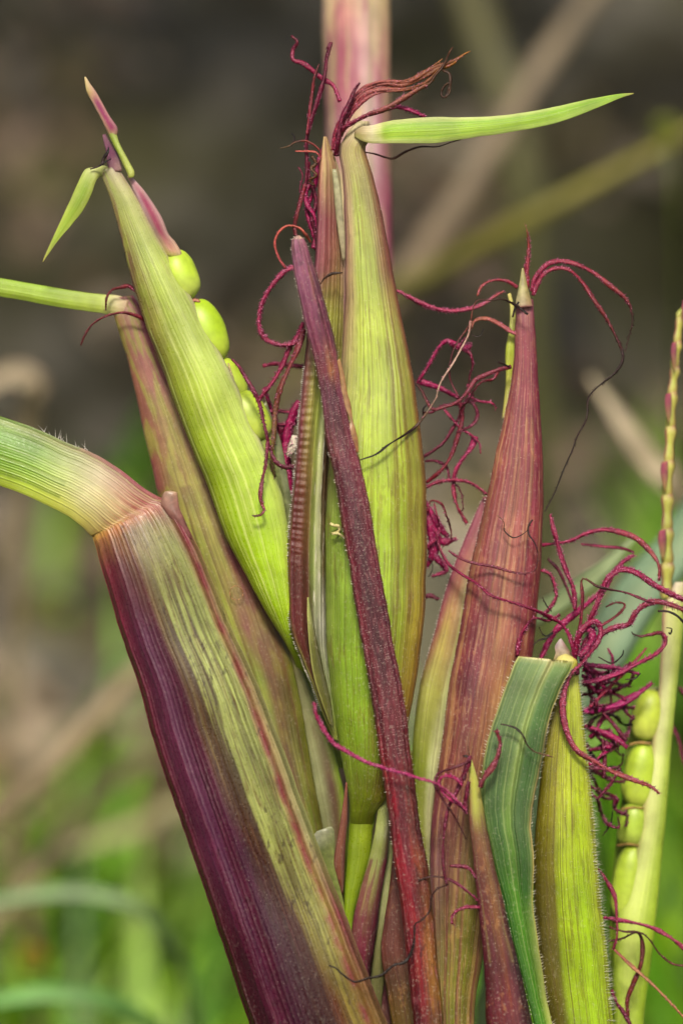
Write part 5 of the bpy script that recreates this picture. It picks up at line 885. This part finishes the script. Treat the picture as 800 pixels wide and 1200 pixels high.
sheath('husk', [(790, 682, 802, 682), (776, 712, 801, 715), (774, 750, 798, 752), (771, 800, 793, 800), (767, 845, 789, 845), (760, 890, 785, 890), (752, 940, 781, 940), (744, 990, 776, 992), (730, 1040, 772, 1040), (719, 1090, 766, 1090), (717, 1150, 759, 1150), (718, 1205, 753, 1205), (700, 1400, 740, 1400), (670, 1700, 720, 1700)], J, M_FRESH, [
    (0, [(214, 200, 180), (200, 190, 150)]), (1, [(0, (196, 150, 130)), (.3, (196, 200, 130)), (1, (176, 190, 90))]), (3, [(0, (190, 170, 130)), (.3, (206, 210, 150)), (1, (170, 190, 80))]), (6, [(0, (190, 180, 120)), (.35, (206, 216, 136)), (1, (164, 190, 64))]), (9, [(0, (160, 186, 60)), (.4, (196, 214, 110)), (1, (160, 190, 54))]), (13, [GR, GR])],
    d=.10, bulge=.65, back=.6, nu=52, ridges=(7, .4), seed=130)
sheath('inner_husk', [(744, 812, 752, 810), (733, 870, 748, 868), (728, 930, 746, 925), (722, 985, 740, 985), (716, 1040, 738, 1040), (713, 1100, 728, 1100), (714, 1160, 724, 1160), (712, 1220, 722, 1220)], J, M_FRESH, [(0, [(140, 170, 50)]*2), (3, [(120, 150, 40), (150, 180, 50)]), (7, [(140, 170, 40)]*2)], d=.135, bulge=.4, nu=32, ridges=(4, .4), seed=131)
sheath('rachis', [(748, 806, 772, 804), (740, 850, 770, 850), (736, 900, 764, 900), (731, 950, 756, 950), (726, 1000, 750, 1000), (722, 1060, 742, 1060), (720, 1110, 734, 1110)], J, M_FRESH, [(0, [(150, 156, 90)]*2), (3, [(120, 136, 60), (130, 120, 80)]), (6, [(130, 160, 50)]*2)], d=.142, bulge=.3, nu=26, ridges=None, seed=132)
kernel(759, 838, 19, 30, 12, .106, J, (190, 208, 74), (206, 214, 110))
kernel(750, 908, 21, 37, 8, .106, J, (178, 204, 64), (192, 208, 92), sq=3)
kernel(742, 967, 19, 25, 6, .106, J, (168, 196, 66), (186, 204, 100), sq=3)
kernel(737, 1035, 20, 45, 6, .106, J, (178, 204, 66), (196, 212, 100), sq=3)
for (x, y) in ((750, 871), (742, 946), (736, 989)):
    silk([(x-14, y+2), (x-2, y), (x+12, y+1)], [2, 2.6, 2], [(150, 120, 60), (160, 130, 70)], J, .092, 0, name='glume')
S = J
silk([(697, 1018, .02), (704, 1024), (712, 1034), (720, 1050), (722, 1072), (722, 1096), (718, 1112)], [3.2, 3.6, 3.4, 3, 2.4], [(116, 40, 60), (140, 50, 76), (130, 44, 70)], S, .03, .5, 2.6)
silk([(708, 1075, .01), (720, 1077), (736, 1080), (762, 1087), (782, 1097), (800, 1110), (824, 1128)], [3.4, 3.6, 3.6, 3.4], [(150, 50, 88), (150, 54, 86), (146, 60, 80)], S, .035, .4, 2.4)
silk([(713, 1086), (730, 1091), (748, 1093), (760, 1100), (772, 1118), (787, 1129), (802, 1132)], [2, 2.2, 2, 1.8], [(84, 40, 36), (64, 36, 30), (96, 44, 44)], S, .03, .2, 2)
silk([(712, 1103), (728, 1099), (746, 1093), (752, 1106), (750, 1130), (741, 1152), (735, 1172), (735, 1192)], [2.2, 2.4, 3.4, 3.4, 3], [(76, 30, 36), (64, 30, 30), (104, 44, 40), (96, 40, 36)], S, .04, .4, 2.6)
silk([(718, 1112), (728, 1121), (740, 1132), (762, 1152), (785, 1175), (808, 1200)], [2, 3, 3.4, 3.2], [(146, 70, 70), (170, 120, 90), (170, 116, 80)], S, .03, .2, 2)
silk([(716, 1160), (722, 1175), (730, 1187), (740, 1204)], [3.4, 4, 4], PURP, S, .03, .6, 3)
silk([(786, 850, .15), (794, 868), (799, 888), (806, 905)], [4, 4.4, 4], PURP, S, .15, .4, 3)
silk([(794, 805), (800, 812), (808, 815)], [3, 3.4, 3], PURP, S, .16, .4, 3)

# ------------------------------------------------------------------ loose dried silk strands
loose([(401, 319), (394, 320), (387, 321), (379, 327), (375, 334)], [1.2, 1.8, 1.8, 1.2], [(60, 44, 30), (56, 40, 28), (74, 50, 40)], 'short dark curl of dried silk just right of the purple stalk top', d=-.038)
loose([(512, 464, .0), (505, 477), (497, 488), (487, 500, -.02), (473, 510, -.035), (456, 521, -.05), (440, 532, -.054), (421, 539, -.052)], [1.4, 1.8, 2, 2.2, 2, 1.4], [(170, 140, 120), (110, 84, 70), (50, 36, 30), (40, 28, 24), (44, 30, 26)], 'long dark strand of dried silk crossing the right side of the central ear', d=-.02)
loose([(586, 849), (595, 850), (604, 853), (613, 862), (617, 872), (624, 880), (634, 884), (648, 887)], [1.2, 2, 1.9, 2, 1.6, 1], [(60, 40, 36), (44, 30, 26), (70, 50, 40), (120, 80, 60)], 'thin wavy dark strand of dried silk lying on the dark green blade', d=-.074)
loose([(525, 1036, -.08), (512, 1042), (505, 1052), (503, 1068), (494, 1079), (486, 1084), (485, 1104), (479, 1120), (472, 1128), (460, 1131), (447, 1143), (432, 1146), (416, 1150), (402, 1142), (394, 1135), (385, 1131)], [1.2, 2, 2.2, 2.2, 2, 2.2, 1.6, 1], [(60, 30, 30), (44, 28, 24), (36, 24, 20), (44, 30, 26), (40, 28, 24)], 'long crooked black strand of dried silk across the foot of the purple stalk', d=-.088)
loose([(525, 646), (535, 652), (546, 657), (557, 660), (577, 664), (600, 670), (615, 672), (626, 667), (630, 650), (626, 636), (619, 626), (619, 616), (624, 609)], [1.6, 2.2, 2, 2, 1.8, 1.6, 1.4, 1], [(116, 44, 64), (110, 46, 60), (104, 44, 54), (84, 40, 44), (54, 36, 34), (60, 46, 40)], 'looping purple brown strand of dried silk across the middle of the red ear', d=-.016, hairs=.4)
loose([(582, 604), (590, 612), (591, 622), (600, 630), (610, 627), (619, 620)], [1, 1.4, 1.4, 1], [(130, 90, 70), (50, 36, 32), (54, 40, 36)], 'short dark hooked strand of dried silk on the red ear above the looping strand', d=-.014)
